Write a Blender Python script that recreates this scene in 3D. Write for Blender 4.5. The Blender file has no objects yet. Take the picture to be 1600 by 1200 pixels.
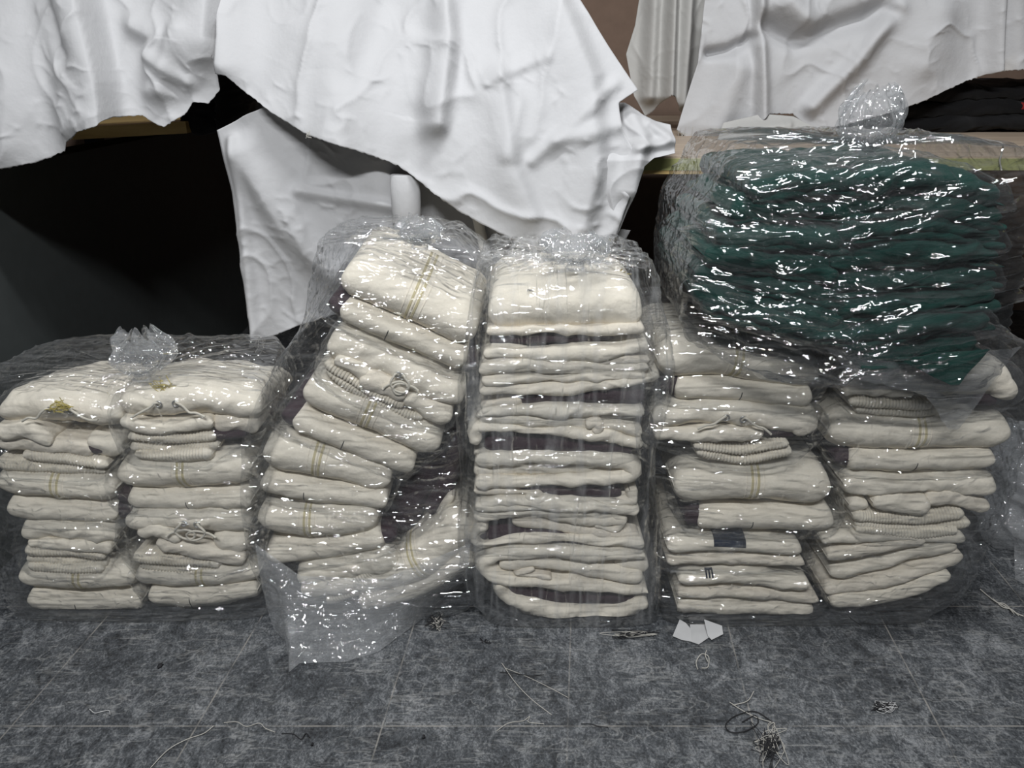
import bpy, math, random
import numpy as np

# ------------------------------------------------------------------ camera, world, lights, exposure
SC = bpy.context.scene
COL = SC.collection
F_PX, PITCH = 1209.0, math.radians(22.3)
cam_data = bpy.data.cameras.new('camera')
cam_data.sensor_width = 36.0
cam_data.lens = F_PX / 1600.0 * 36.0
cam_data.clip_start = 0.02
cam = bpy.data.objects.new('camera', cam_data)
COL.objects.link(cam)
cam.location = (0, 0, 1.0)
cam.rotation_euler = (math.pi / 2 - PITCH, 0, 0)
SC.camera = cam

world = bpy.data.worlds.new('room_ambient')
world.use_nodes = True
SC.world = world
bg = world.node_tree.nodes['Background']
bg.inputs[0].default_value = (0.80, 0.90, 1.0, 1)
bg.inputs[1].default_value = 0.03


def tube_light(name, loc, target, power, sx, sy, color):
    d = bpy.data.lights.new(name, 'AREA')
    d.shape = 'RECTANGLE'
    d.size, d.size_y = sx, sy
    d.energy = power
    d.color = color
    o = bpy.data.objects.new(name, d)
    COL.objects.link(o)
    o.location = loc
    v = np.array(target, float) - np.array(loc, float)
    from mathutils import Vector
    o.rotation_euler = Vector(v).to_track_quat('-Z', 'Y').to_euler()
    return o


tube_light('ceiling_tube_light', (-0.25, -0.75, 2.45), (0.0, 1.4, 0.3), 74, 1.2, 0.10, (0.97, 0.985, 1.0))
tube_light('ceiling_tube_light', (0.25, 0.85, 2.60), (0.15, 1.40, 0.0), 32, 1.2, 0.10, (0.97, 0.985, 1.0))
SC.view_settings.view_transform = 'Standard'
SC.view_settings.look = 'None'
SC.view_settings.gamma = 1.0
SC.view_settings.use_curve_mapping = False
SC.view_settings.exposure = 0.0
SC.cycles.transparent_max_bounces = 24
SC.cycles.max_bounces = 6
SC.cycles.diffuse_bounces = 3
SC.cycles.glossy_bounces = 3
SC.cycles.caustics_reflective = False
SC.cycles.caustics_refractive = False

# ------------------------------------------------------------------ measuring helpers (photo pixel -> place in the room)
SP, CP = math.sin(PITCH), math.cos(PITCH)


def _ray(px, py):
    x = (np.asarray(px, float) - 800) / F_PX
    y = -(np.asarray(py, float) - 600) / F_PX
    return x, CP + SP * y, -SP + CP * y


def at_Y(px, py, Y):
    x, f, u = _ray(px, py)
    t = Y / f
    return np.stack([x * t, f * t, 1.0 + u * t], -1)


def at_Z(px, py, Z):
    x, f, u = _ray(px, py)
    t = (Z - 1.0) / u
    return np.stack([x * t, f * t, 1.0 + u * t], -1)


def mpp(px, py, Y):
    return float(at_Y(px, py - 1, Y)[2] - at_Y(px, py, Y)[2])


# ------------------------------------------------------------------ noise
_rng = np.random.default_rng(7)
_perm = _rng.permutation(256)
_perm = np.concatenate([_perm, _perm, _perm])
_g = _rng.normal(size=(256, 3))
_g /= np.linalg.norm(_g, axis=1)[:, None]


def perlin(P, seed=0):
    P = np.asarray(P, float) + seed * 17.31
    i = np.floor(P).astype(int)
    f = P - i
    i &= 255
    w = f * f * f * (f * (f * 6 - 15) + 10)
    out = 0
    for dx in (0, 1):
        for dy in (0, 1):
            for dz in (0, 1):
                h = _perm[_perm[_perm[(i[..., 0] + dx) & 255] + ((i[..., 1] + dy) & 255)] + ((i[..., 2] + dz) & 255)]
                d = (_g[h] * (f - np.array([dx, dy, dz]))).sum(-1)
                wt = (w[..., 0] if dx else 1 - w[..., 0]) * (w[..., 1] if dy else 1 - w[..., 1]) * (w[..., 2] if dz else 1 - w[..., 2])
                out = out + d * wt
    return out * 1.5


def fbm(P, seed=0, oct=3):
    s, a, t = 0, 1.0, 0
    for k in range(oct):
        s = s + a * perlin(np.asarray(P) * 2 ** k, seed + k)
        t += a
        a *= 0.5
    return s / t


def ridged(P, seed=0, oct=2):
    s, a, t = 0, 1.0, 0
    for k in range(oct):
        s = s + a * (1 - np.clip(np.abs(perlin(np.asarray(P) * 2 ** k, seed + k)) * 2.2, 0, 1))
        t += a
        a *= 0.5
    return s / t


# ------------------------------------------------------------------ object helpers
def mesh_obj(name, V, faces, mat, parent=None, origin=(0, 0, 0), smooth=True):
    me = bpy.data.meshes.new(name)
    V = np.asarray(V, float) - np.asarray(origin, float)
    me.from_pydata(V.tolist(), [], faces)
    if smooth:
        me.polygons.foreach_set('use_smooth', [True] * len(me.polygons))
    me.materials.append(mat)
    me.update()
    o = bpy.data.objects.new(name, me)
    COL.objects.link(o)
    if parent is not None:
        o.parent = parent
    else:
        o.location = origin
    return o


def grid_faces(nu, nv, wrap_v=False, base=0):
    i, j = np.meshgrid(np.arange(nu - 1), np.arange(nv if wrap_v else nv - 1), indexing='ij')
    j2 = (j + 1) % nv
    q = np.stack([i * nv + j, (i + 1) * nv + j, (i + 1) * nv + j2, i * nv + j2], -1).reshape(-1, 4) + base
    return q.tolist()


def thing(name, label, cat, loc=(0, 0, 0), group=None):
    o = bpy.data.objects.new(name, None)
    o.empty_display_size = 0.05
    COL.objects.link(o)
    o.location = [float(a) for a in loc]
    o['label'] = label
    o['category'] = cat
    if group:
        o['group'] = group
    return o


def tag(o, label, cat, group=None):
    o['label'] = label
    o['category'] = cat
    if group:
        o['group'] = group
    return o


def structure(o):
    o['kind'] = 'structure'
    return o


def box(name, lo, hi, mat, parent=None, origin=(0, 0, 0), bevel=0.0):
    x0, y0, z0 = lo
    x1, y1, z1 = hi
    V = [(x, y, z) for z in (z0, z1) for y in (y0, y1) for x in (x0, x1)]
    Fc = [(0, 2, 3, 1), (4, 5, 7, 6), (0, 1, 5, 4), (2, 6, 7, 3), (0, 4, 6, 2), (1, 3, 7, 5)]
    o = mesh_obj(name, V, Fc, mat, parent, origin, smooth=False)
    if bevel:
        m = o.modifiers.new('bevel', 'BEVEL')
        m.width = bevel
        m.segments = 2
    return o


def catmull(P, n):
    P = np.asarray(P, float)
    if len(P) == 2:
        t = np.linspace(0, 1, n)[:, None]
        return P[0] * (1 - t) + P[1] * t
    Q = np.vstack([2 * P[0] - P[1], P, 2 * P[-1] - P[-2]])
    out = []
    m = 24
    for k in range(1, len(Q) - 2):
        t = np.linspace(0, 1, m, endpoint=False)[:, None]
        a, b, c, d = Q[k - 1], Q[k], Q[k + 1], Q[k + 2]
        out.append(0.5 * (2 * b + (c - a) * t + (2 * a - 5 * b + 4 * c - d) * t ** 2 + (3 * b - a - 3 * c + d) * t ** 3))
    out.append(P[-1][None])
    out = np.vstack(out)
    L = np.concatenate([[0], np.cumsum(np.linalg.norm(np.diff(out, axis=0), axis=1))])
    t = np.linspace(0, L[-1], n)
    return np.stack([np.interp(t, L, out[:, k]) for k in range(out.shape[1])], -1)


def polyline(P, n):
    P = np.asarray(P, float)
    L = np.concatenate([[0], np.cumsum(np.linalg.norm(np.diff(P, axis=0), axis=1))])
    t = np.linspace(0, L[-1], n)
    return np.stack([np.interp(t, L, P[:, k]) for k in range(P.shape[1])], -1)


def tube_mesh(paths, r, ns=6):
    """one mesh of several round cords; paths are arrays of world points"""
    V, Fc = [], []
    for P in paths:
        P = np.asarray(P, float)
        T = np.gradient(P, axis=0)
        T /= np.linalg.norm(T, axis=1)[:, None] + 1e-9
        up = np.array([0.13, 0.21, 0.97])
        A = np.cross(T, up)
        A /= np.linalg.norm(A, axis=1)[:, None] + 1e-9
        B = np.cross(T, A)
        a = np.linspace(0, 2 * math.pi, ns, endpoint=False)
        ring = P[:, None] + r * (A[:, None] * np.cos(a)[None, :, None] + B[:, None] * np.sin(a)[None, :, None])
        base = len(V)
        V += ring.reshape(-1, 3).tolist()
        Fc += grid_faces(len(P), ns, True, base)
        Fc.append(list(range(base, base + ns))[::-1])
        Fc.append(list(range(base + (len(P) - 1) * ns, base + len(P) * ns)))
    return V, Fc


# ------------------------------------------------------------------ materials
def new_mat(name):
    m = bpy.data.materials.new(name)
    m.use_nodes = True
    nt = m.node_tree
    nt.nodes.clear()
    out = nt.nodes.new('ShaderNodeOutputMaterial')

    def N(t, **kw):
        n = nt.nodes.new('ShaderNode' + t)
        for k, v in kw.items():
            if k.startswith('i_'):
                key = k[2:]
                n.inputs[int(key) if key.isdigit() else key.replace('_', ' ')].default_value = v
            else:
                setattr(n, k, v)
        return n
    return m, nt, out, N, nt.links.new


def fabric(name, col, rough=0.92, weave=900.0, wrinkle=14.0, wr=0.35, var=0.06, stain=None):
    m, nt, out, N, L = new_mat(name)
    b = N('BsdfPrincipled', i_Roughness=rough)
    b.inputs['Specular IOR Level'].default_value = 0.15
    b.inputs['Sheen Weight'].default_value = 0.08
    tc = N('TexCoord')
    n1 = N('TexNoise', i_Scale=wrinkle, i_Detail=5.0, i_Roughness=0.6)
    L(tc.outputs['Object'], n1.inputs['Vector'])
    n2 = N('TexNoise', i_Scale=weave, i_Detail=1.0)
    L(tc.outputs['Object'], n2.inputs['Vector'])
    ramp = N('MapRange', i_1=0.3, i_2=0.7, i_3=1 - var, i_4=1 + var * 0.5)
    L(n1.outputs['Fac'], ramp.inputs[0])
    mul = N('VectorMath', operation='SCALE')
    mul.inputs[0].default_value = col
    L(ramp.outputs[0], mul.inputs['Scale'])
    src = mul.outputs[0]
    if stain:
        n3 = N('TexNoise', i_Scale=stain[1], i_Detail=3.0)
        L(tc.outputs['Object'], n3.inputs['Vector'])
        r3 = N('MapRange', i_1=stain[2], i_2=stain[2] + 0.12, i_3=0.0, i_4=stain[3])
        L(n3.outputs['Fac'], r3.inputs[0])
        mx = N('Mix', data_type='RGBA')
        L(r3.outputs[0], mx.inputs[0])
        L(src, mx.inputs[6])
        mx.inputs[7].default_value = (*stain[0], 1)
        src = mx.outputs[2]
    L(src, b.inputs['Base Color'])
    bp = N('Bump', i_Strength=wr, i_Distance=0.012)
    L(n1.outputs['Fac'], bp.inputs['Height'])
    bp2 = N('Bump', i_Strength=0.12, i_Distance=0.0006)
    L(n2.outputs['Fac'], bp2.inputs['Height'])
    L(bp.outputs[0], bp2.inputs['Normal'])
    L(bp2.outputs[0], b.inputs['Normal'])
    L(b.outputs[0], out.inputs[0])
    return m


def plain(name, col, rough=0.6, metal=0.0, spec=0.4):
    m, nt, out, N, L = new_mat(name)
    b = N('BsdfPrincipled', i_Roughness=rough, i_Metallic=metal)
    b.inputs['Specular IOR Level'].default_value = spec
    tc = N('TexCoord')
    n1 = N('TexNoise', i_Scale=35.0, i_Detail=4.0)
    L(tc.outputs['Object'], n1.inputs['Vector'])
    r = N('MapRange', i_3=0.85, i_4=1.12)
    L(n1.outputs['Fac'], r.inputs[0])
    mul = N('VectorMath', operation='SCALE')
    mul.inputs[0].default_value = col
    L(r.outputs[0], mul.inputs['Scale'])
    L(mul.outputs[0], b.inputs['Base Color'])
    L(b.outputs[0], out.inputs[0])
    return m


def film(name, haze=0.012, edge=0.14, crease=((0.35, (4, 30, 30)), (-0.9, (5, 26, 26))), bump=0.75, rough=0.05, gloss=2.2, cell=16.0, fold_haze=0.06):
    """clear polythene: see-through, sharp glints along its creases, slightly milky where it is seen edge-on"""
    m, nt, out, N, L = new_mat(name)
    tc = N('TexCoord')
    nw = N('TexNoise', i_Scale=cell, i_Detail=2.0, i_Distortion=0.6)
    L(tc.outputs['Object'], nw.inputs['Vector'])
    src = N('Math', operation='MULTIPLY')
    L(nw.outputs['Fac'], src.inputs[0])
    src.inputs[1].default_value = 1.1
    last = src.outputs[0]
    for k, (ang, sc) in enumerate(crease):
        mp = N('Mapping')
        mp.inputs['Rotation'].default_value = (0, ang, 0)
        mp.inputs['Location'].default_value = (3.1 * k, 1.7 * k, 0.4 * k)
        mp.inputs['Scale'].default_value = sc
        L(tc.outputs['Object'], mp.inputs['Vector'])
        n = N('TexNoise', i_Scale=1.0, i_Detail=1.0, i_Distortion=0.1)
        L(mp.outputs[0], n.inputs['Vector'])
        d = N('Math', operation='SUBTRACT')
        L(n.outputs['Fac'], d.inputs[0])
        d.inputs[1].default_value = 0.5
        ab = N('Math', operation='ABSOLUTE')
        L(d.outputs[0], ab.inputs[0])
        r = N('MapRange', i_1=0.0, i_2=0.09, i_3=1.0, i_4=0.0)
        L(ab.outputs[0], r.inputs[0])
        pr = N('Math', operation='MULTIPLY')
        L(r.outputs[0], pr.inputs[0])
        L(nw.outputs['Fac'], pr.inputs[1])
        ma = N('Math', operation='MULTIPLY_ADD')
        L(pr.outputs[0], ma.inputs[0])
        ma.inputs[1].default_value = 1.1
        L(last, ma.inputs[2])
        last = ma.outputs[0]
    bp = N('Bump', i_Strength=bump, i_Distance=0.011)
    L(last, bp.inputs['Height'])
    fc = N('LayerWeight', i_Blend=0.5)
    L(bp.outputs[0], fc.inputs['Normal'])
    f5 = N('Math', operation='POWER')
    L(fc.outputs['Facing'], f5.inputs[0])
    f5.inputs[1].default_value = 4.0
    fm = N('Math', operation='MULTIPLY_ADD', use_clamp=True)
    L(f5.outputs[0], fm.inputs[0])
    fm.inputs[1].default_value = 0.55
    fm.inputs[2].default_value = 0.05 * gloss
    gl = N('BsdfGlossy', i_Roughness=rough)
    L(bp.outputs[0], gl.inputs['Normal'])
    tr = N('BsdfTransparent')
    tr.inputs[0].default_value = (0.975, 0.98, 0.985, 1)
    di = N('BsdfDiffuse')
    di.inputs[0].default_value = (0.88, 0.90, 0.92, 1)
    tl = N('BsdfTranslucent')
    tl.inputs[0].default_value = (0.88, 0.90, 0.92, 1)
    hz = N('MixShader')
    hz.inputs[0].default_value = 0.4
    L(di.outputs[0], hz.inputs[1])
    L(tl.outputs[0], hz.inputs[2])
    lw = N('LayerWeight', i_Blend=0.5)
    pw = N('Math', operation='POWER')
    L(lw.outputs['Facing'], pw.inputs[0])
    pw.inputs[1].default_value = 3.0
    hf = N('Math', operation='MULTIPLY_ADD', use_clamp=True)
    L(pw.outputs[0], hf.inputs[0])
    hf.inputs[1].default_value = edge
    fh = N('Math', operation='MULTIPLY_ADD')
    L(pr.outputs[0], fh.inputs[0])
    fh.inputs[1].default_value = fold_haze
    fh.inputs[2].default_value = haze
    L(fh.outputs[0], hf.inputs[2])
    m1 = N('MixShader')
    L(hf.outputs[0], m1.inputs[0])
    L(tr.outputs[0], m1.inputs[1])
    L(hz.outputs[0], m1.inputs[2])
    m2 = N('MixShader')
    L(fm.outputs[0], m2.inputs[0])
    L(m1.outputs[0], m2.inputs[1])
    L(gl.outputs[0], m2.inputs[2])
    L(m2.outputs[0], out.inputs[0])
    return m


def floor_mat():
    m, nt, out, N, L = new_mat('slate_vinyl_tiles')
    tc = N('TexCoord')
    b = N('BsdfPrincipled')
    b.inputs['Specular IOR Level'].default_value = 0.35
    P = tc.outputs['Object']
    big = N('TexNoise', i_Scale=5.0, i_Detail=4.0, i_Roughness=0.6)
    L(P, big.inputs['Vector'])
    mp = N('Mapping')
    mp.inputs['Rotation'].default_value = (0, 0, 0.5)
    mp.inputs['Scale'].default_value = (1.0, 0.75, 1.0)
    L(P, mp.inputs['Vector'])
    mid = N('TexNoise', i_Scale=34.0, i_Detail=8.0, i_Roughness=0.72, i_Distortion=1.2)
    L(mp.outputs[0], mid.inputs['Vector'])
    fine = N('TexNoise', i_Scale=260.0, i_Detail=3.0, i_Roughness=0.7)
    L(mp.outputs[0], fine.inputs['Vector'])
    a = N('Math', operation='MULTIPLY_ADD')
    L(big.outputs['Fac'], a.inputs[0])
    a.inputs[1].default_value = 0.45
    L(mid.outputs['Fac'], a.inputs[2])
    a2 = N('Math', operation='MULTIPLY_ADD')
    L(fine.outputs['Fac'], a2.inputs[0])
    a2.inputs[1].default_value = 0.75
    L(a.outputs[0], a2.inputs[2])
    cr = N('ValToRGB')
    e = cr.color_ramp
    e.elements[0].position = 0.30
    e.elements[0].color = (0.010, 0.011, 0.013, 1)
    e.elements[1].position = 1.25
    e.elements[1].color = (0.19, 0.20, 0.205, 1)
    el = e.elements.new(0.98)
    el.color = (0.072, 0.077, 0.083, 1)
    mr = N('MapRange', i_1=0.0, i_2=1.0, i_3=0.0, i_4=1.0)
    sc = N('Math', operation='MULTIPLY')
    L(a2.outputs[0], sc.inputs[0])
    sc.inputs[1].default_value = 1.0
    # ramp positions are limited to 0..1, so bring the sum into that range
    mr2 = N('MapRange', i_1=0.80, i_2=1.42, i_3=0.0, i_4=1.0)
    L(sc.outputs[0], mr2.inputs[0])
    e.elements[0].position = 0.10
    e.elements[1].position = 0.47
    e.elements[1].color = (0.058, 0.063, 0.069, 1)
    e.elements[2].position = 0.92
    e.elements[2].color = (0.21, 0.217, 0.225, 1)
    L(mr2.outputs[0], cr.inputs[0])
    col = cr.outputs[0]

    def streaks(rot, scale, thr, gain, seed):
        mpx = N('Mapping')
        mpx.inputs['Rotation'].default_value = (0, 0, rot)
        mpx.inputs['Scale'].default_value = scale
        mpx.inputs['Location'].default_value = (seed, seed * 2.3, 0)
        L(P, mpx.inputs['Vector'])
        n = N('TexNoise', i_Scale=1.0, i_Detail=2.0)
        L(mpx.outputs[0], n.inputs['Vector'])
        d = N('Math', operation='SUBTRACT')
        L(n.outputs['Fac'], d.inputs[0])
        d.inputs[1].default_value = 0.5
        ab = N('Math', operation='ABSOLUTE')
        L(d.outputs[0], ab.inputs[0])
        r = N('MapRange', i_1=0.0, i_2=thr, i_3=gain, i_4=0.0)
        L(ab.outputs[0], r.inputs[0])
        msk = N('TexNoise', i_Scale=7.0 + seed, i_Detail=1.0)
        L(P, msk.inputs['Vector'])
        rm = N('MapRange', i_1=0.5, i_2=0.62, i_3=0.0, i_4=1.0)
        L(msk.outputs['Fac'], rm.inputs[0])
        mm = N('Math', operation='MULTIPLY')
        L(r.outputs[0], mm.inputs[0])
        L(rm.outputs[0], mm.inputs[1])
        return mm.outputs[0]
    for rot, s, thr, g, seed in ((0.75, (5, 40, 1), 0.020, 0.32, 1.0), (-0.95, (6, 34, 1), 0.018, 0.28, 3.0), (1.25, (7, 44, 1), 0.020, 0.24, 5.5), (1.8, (6, 34, 1), 0.020, 0.26, 8.1), (2.3, (20, 24, 1), 0.022, 0.30, 2.2)):
        mx = N('Mix', data_type='RGBA')
        L(streaks(rot, s, thr, g, seed), mx.inputs[0])
        L(col, mx.inputs[6])
        mx.inputs[7].default_value = (0.36, 0.36, 0.35, 1)
        col = mx.outputs[2]
    fis = N('Mapping')
    fis.inputs['Scale'].default_value = (42, 34, 1)
    L(P, fis.inputs['Vector'])
    fn = N('TexNoise', i_Scale=1.0, i_Detail=4.0, i_Distortion=1.5)
    L(fis.outputs[0], fn.inputs['Vector'])
    fs = N('Math', operation='SUBTRACT')
    L(fn.outputs['Fac'], fs.inputs[0])
    fs.inputs[1].default_value = 0.47
    fa = N('Math', operation='ABSOLUTE')
    L(fs.outputs[0], fa.inputs[0])
    fr_ = N('MapRange', i_1=0.0, i_2=0.035, i_3=0.62, i_4=0.0)
    L(fa.outputs[0], fr_.inputs[0])
    mxf = N('Mix', data_type='RGBA')
    L(fr_.outputs[0], mxf.inputs[0])
    L(col, mxf.inputs[6])
    mxf.inputs[7].default_value = (0.018, 0.019, 0.021, 1)
    col = mxf.outputs[2]
    # tile seams
    sx = N('SeparateXYZ')
    L(P, sx.inputs[0])
    sk = N('Math', operation='MULTIPLY_ADD')      # the forward seams run slightly to the right
    L(sx.outputs['Y'], sk.inputs[0])
    sk.inputs[1].default_value = -0.090
    L(sx.outputs['X'], sk.inputs[2])
    dists = []
    for src, off, per in ((sk.outputs[0], SEAM[0], SEAM[2]), (sx.outputs['Y'], SEAM[1], SEAM[2])):
        o1 = N('Math', operation='SUBTRACT')
        L(src, o1.inputs[0])
        o1.inputs[1].default_value = off
        pp = N('Math', operation='PINGPONG')
        L(o1.outputs[0], pp.inputs[0])
        pp.inputs[1].default_value = per / 2
        # the ping-pong is 0 on a seam
        dists.append(pp.outputs[0])
    mn = N('Math', operation='MINIMUM')
    L(dists[0], mn.inputs[0])
    L(dists[1], mn.inputs[1])
    jit = N('TexNoise', i_Scale=16.0, i_Detail=4.0)
    L(P, jit.inputs['Vector'])
    seam = N('MapRange', i_1=0.0006, i_2=0.0018, i_3=0.60, i_4=0.0)
    L(mn.outputs[0], seam.inputs[0])
    jr = N('MapRange', i_1=0.38, i_2=0.62, i_3=0.15, i_4=1.0)
    L(jit.outputs['Fac'], jr.inputs[0])
    sm = N('Math', operation='MULTIPLY')
    L(seam.outputs[0], sm.inputs[0])
    L(jr.outputs[0], sm.inputs[1])
    mx = N('Mix', data_type='RGBA')
    L(sm.outputs[0], mx.inputs[0])
    L(col, mx.inputs[6])
    mx.inputs[7].default_value = (0.33, 0.31, 0.28, 1)
    L(mx.outputs[2], b.inputs['Base Color'])
    rr = N('MapRange', i_3=0.48, i_4=0.72)
    L(mid.outputs['Fac'], rr.inputs[0])
    L(rr.outputs[0], b.inputs['Roughness'])
    bp = N('Bump', i_Strength=0.35, i_Distance=0.002)
    L(a2.outputs[0], bp.inputs['Height'])
    L(bp.outputs[0], b.inputs['Normal'])
    L(b.outputs[0], out.inputs[0])
    return m


def wood_mat(name, c1, c2):
    m, nt, out, N, L = new_mat(name)
    tc = N('TexCoord')
    mp = N('Mapping')
    mp.inputs['Scale'].default_value = (1.5, 22, 22)
    L(tc.outputs['Object'], mp.inputs['Vector'])
    n = N('TexNoise', i_Scale=3.0, i_Detail=6.0, i_Distortion=0.6)
    L(mp.outputs[0], n.inputs['Vector'])
    cr = N('ValToRGB')
    cr.color_ramp.elements[0].position = 0.35
    cr.color_ramp.elements[0].color = (*c1, 1)
    cr.color_ramp.elements[1].position = 0.65
    cr.color_ramp.elements[1].color = (*c2, 1)
    L(n.outputs['Fac'], cr.inputs[0])
    b = N('BsdfPrincipled', i_Roughness=0.5)
    L(cr.outputs[0], b.inputs['Base Color'])
    L(b.outputs[0], out.inputs[0])
    return m


SEAM = (0.005, 0.9607, 0.304)
M = dict(
    floor=floor_mat(),
    cream=fabric('cream_fleece', (0.89, 0.815, 0.68), wrinkle=16.0, wr=0.55),
    cream2=fabric('cream_fleece_inside', (0.85, 0.77, 0.64), wrinkle=24.0, wr=0.55),
    rib=fabric('cream_rib_knit', (0.83, 0.76, 0.63), wrinkle=40.0, wr=0.25),
    white=fabric('white_cotton_sheet', (0.44, 0.44, 0.447), wrinkle=7.0, wr=0.5, var=0.03, stain=((0.50, 0.43, 0.32), 3.2, 0.66, 0.35)),
    ecru=fabric('off_white_cotton_sheet', (0.40, 0.395, 0.38), wrinkle=8.0, wr=0.3, var=0.03),
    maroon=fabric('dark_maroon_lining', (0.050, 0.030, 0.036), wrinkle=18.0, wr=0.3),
    navy=fabric('dark_navy_label', (0.028, 0.036, 0.055), wrinkle=18.0, wr=0.3),
    green=fabric('dark_green_fleece', (0.010, 0.046, 0.037), wrinkle=18.0, wr=0.5),
    black=fabric('black_fleece', (0.010, 0.010, 0.011), wrinkle=18.0, wr=0.4),
    red=fabric('red_fabric', (0.35, 0.03, 0.03)),
    tape=fabric('yellowed_zip_tape', (0.62, 0.54, 0.33), wrinkle=60, wr=0.1),
    cord=fabric('cream_cord', (0.74, 0.69, 0.58), wrinkle=200, wr=0.2),
    yellow=plain('yellow_thread', (0.55, 0.45, 0.12), 0.8),
    metal=plain('eyelet_metal', (0.55, 0.55, 0.54), 0.35, 0.9),
    ink=plain('black_thread', (0.012, 0.012, 0.014), 0.8),
    thread=plain('pale_thread', (0.40, 0.385, 0.35), 0.8),
    paper=plain('white_paper', (0.42, 0.42, 0.42), 0.8),
    grey=plain('grey_print', (0.20, 0.20, 0.21), 0.8),
    bag=film('clear_bag_film'),
    bag_vert=film('clear_bag_film_upright_creases', crease=((0.05, (40, 30, 3)), (-0.12, (34, 26, 2.5))), fold_haze=0.30),
    bag_side=film('clear_bag_film_level_creases', crease=((0.10, (3, 22, 36)), (-0.14, (3.5, 20, 30))), bump=0.30, gloss=3.2, fold_haze=0.02, haze=0.005, edge=0.10),
    sleeve=film('clear_sleeve_film', haze=0.006, edge=0.10, crease=((0.25, (6, 26, 30)), (-0.5, (6, 22, 26))), bump=0.6, gloss=1.3),
    milky=film('milky_gathered_film', haze=0.13, edge=0.40, crease=((1.45, (8, 50, 50)), (1.1, (8, 44, 44))), bump=0.9, gloss=2.5, cell=40.0),
    tail=film('loose_bag_film', haze=0.19, edge=0.25, bump=0.7, gloss=2.0, crease=((0.35, (6, 40, 40)), (-0.9, (7, 46, 46))), cell=26.0),
    wall=plain('brown_wall_paint', (0.20, 0.135, 0.10), 0.8),
    grey_wall=plain('dark_grey_wall_paint', (0.055, 0.062, 0.062), 0.7),
    ceil=plain('grey_ceiling_paint', (0.30, 0.30, 0.30), 0.9),
    table_top=wood_mat('table_top_laminate', (0.30, 0.235, 0.175), (0.42, 0.34, 0.26)),
    edge_green=plain('olive_edge_band', (0.30, 0.31, 0.13), 0.5),
    edge_gold=wood_mat('golden_edge_band', (0.36, 0.25, 0.09), (0.50, 0.36, 0.15)),
    steel=plain('dark_steel', (0.03, 0.03, 0.032), 0.5, 0.6),
    pole=plain('white_card_tube', (0.66, 0.64, 0.60), 0.7),
)

# ------------------------------------------------------------------ folded cloth: a thick padded strip swept along a path in X and Z, reaching back in Y


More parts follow.
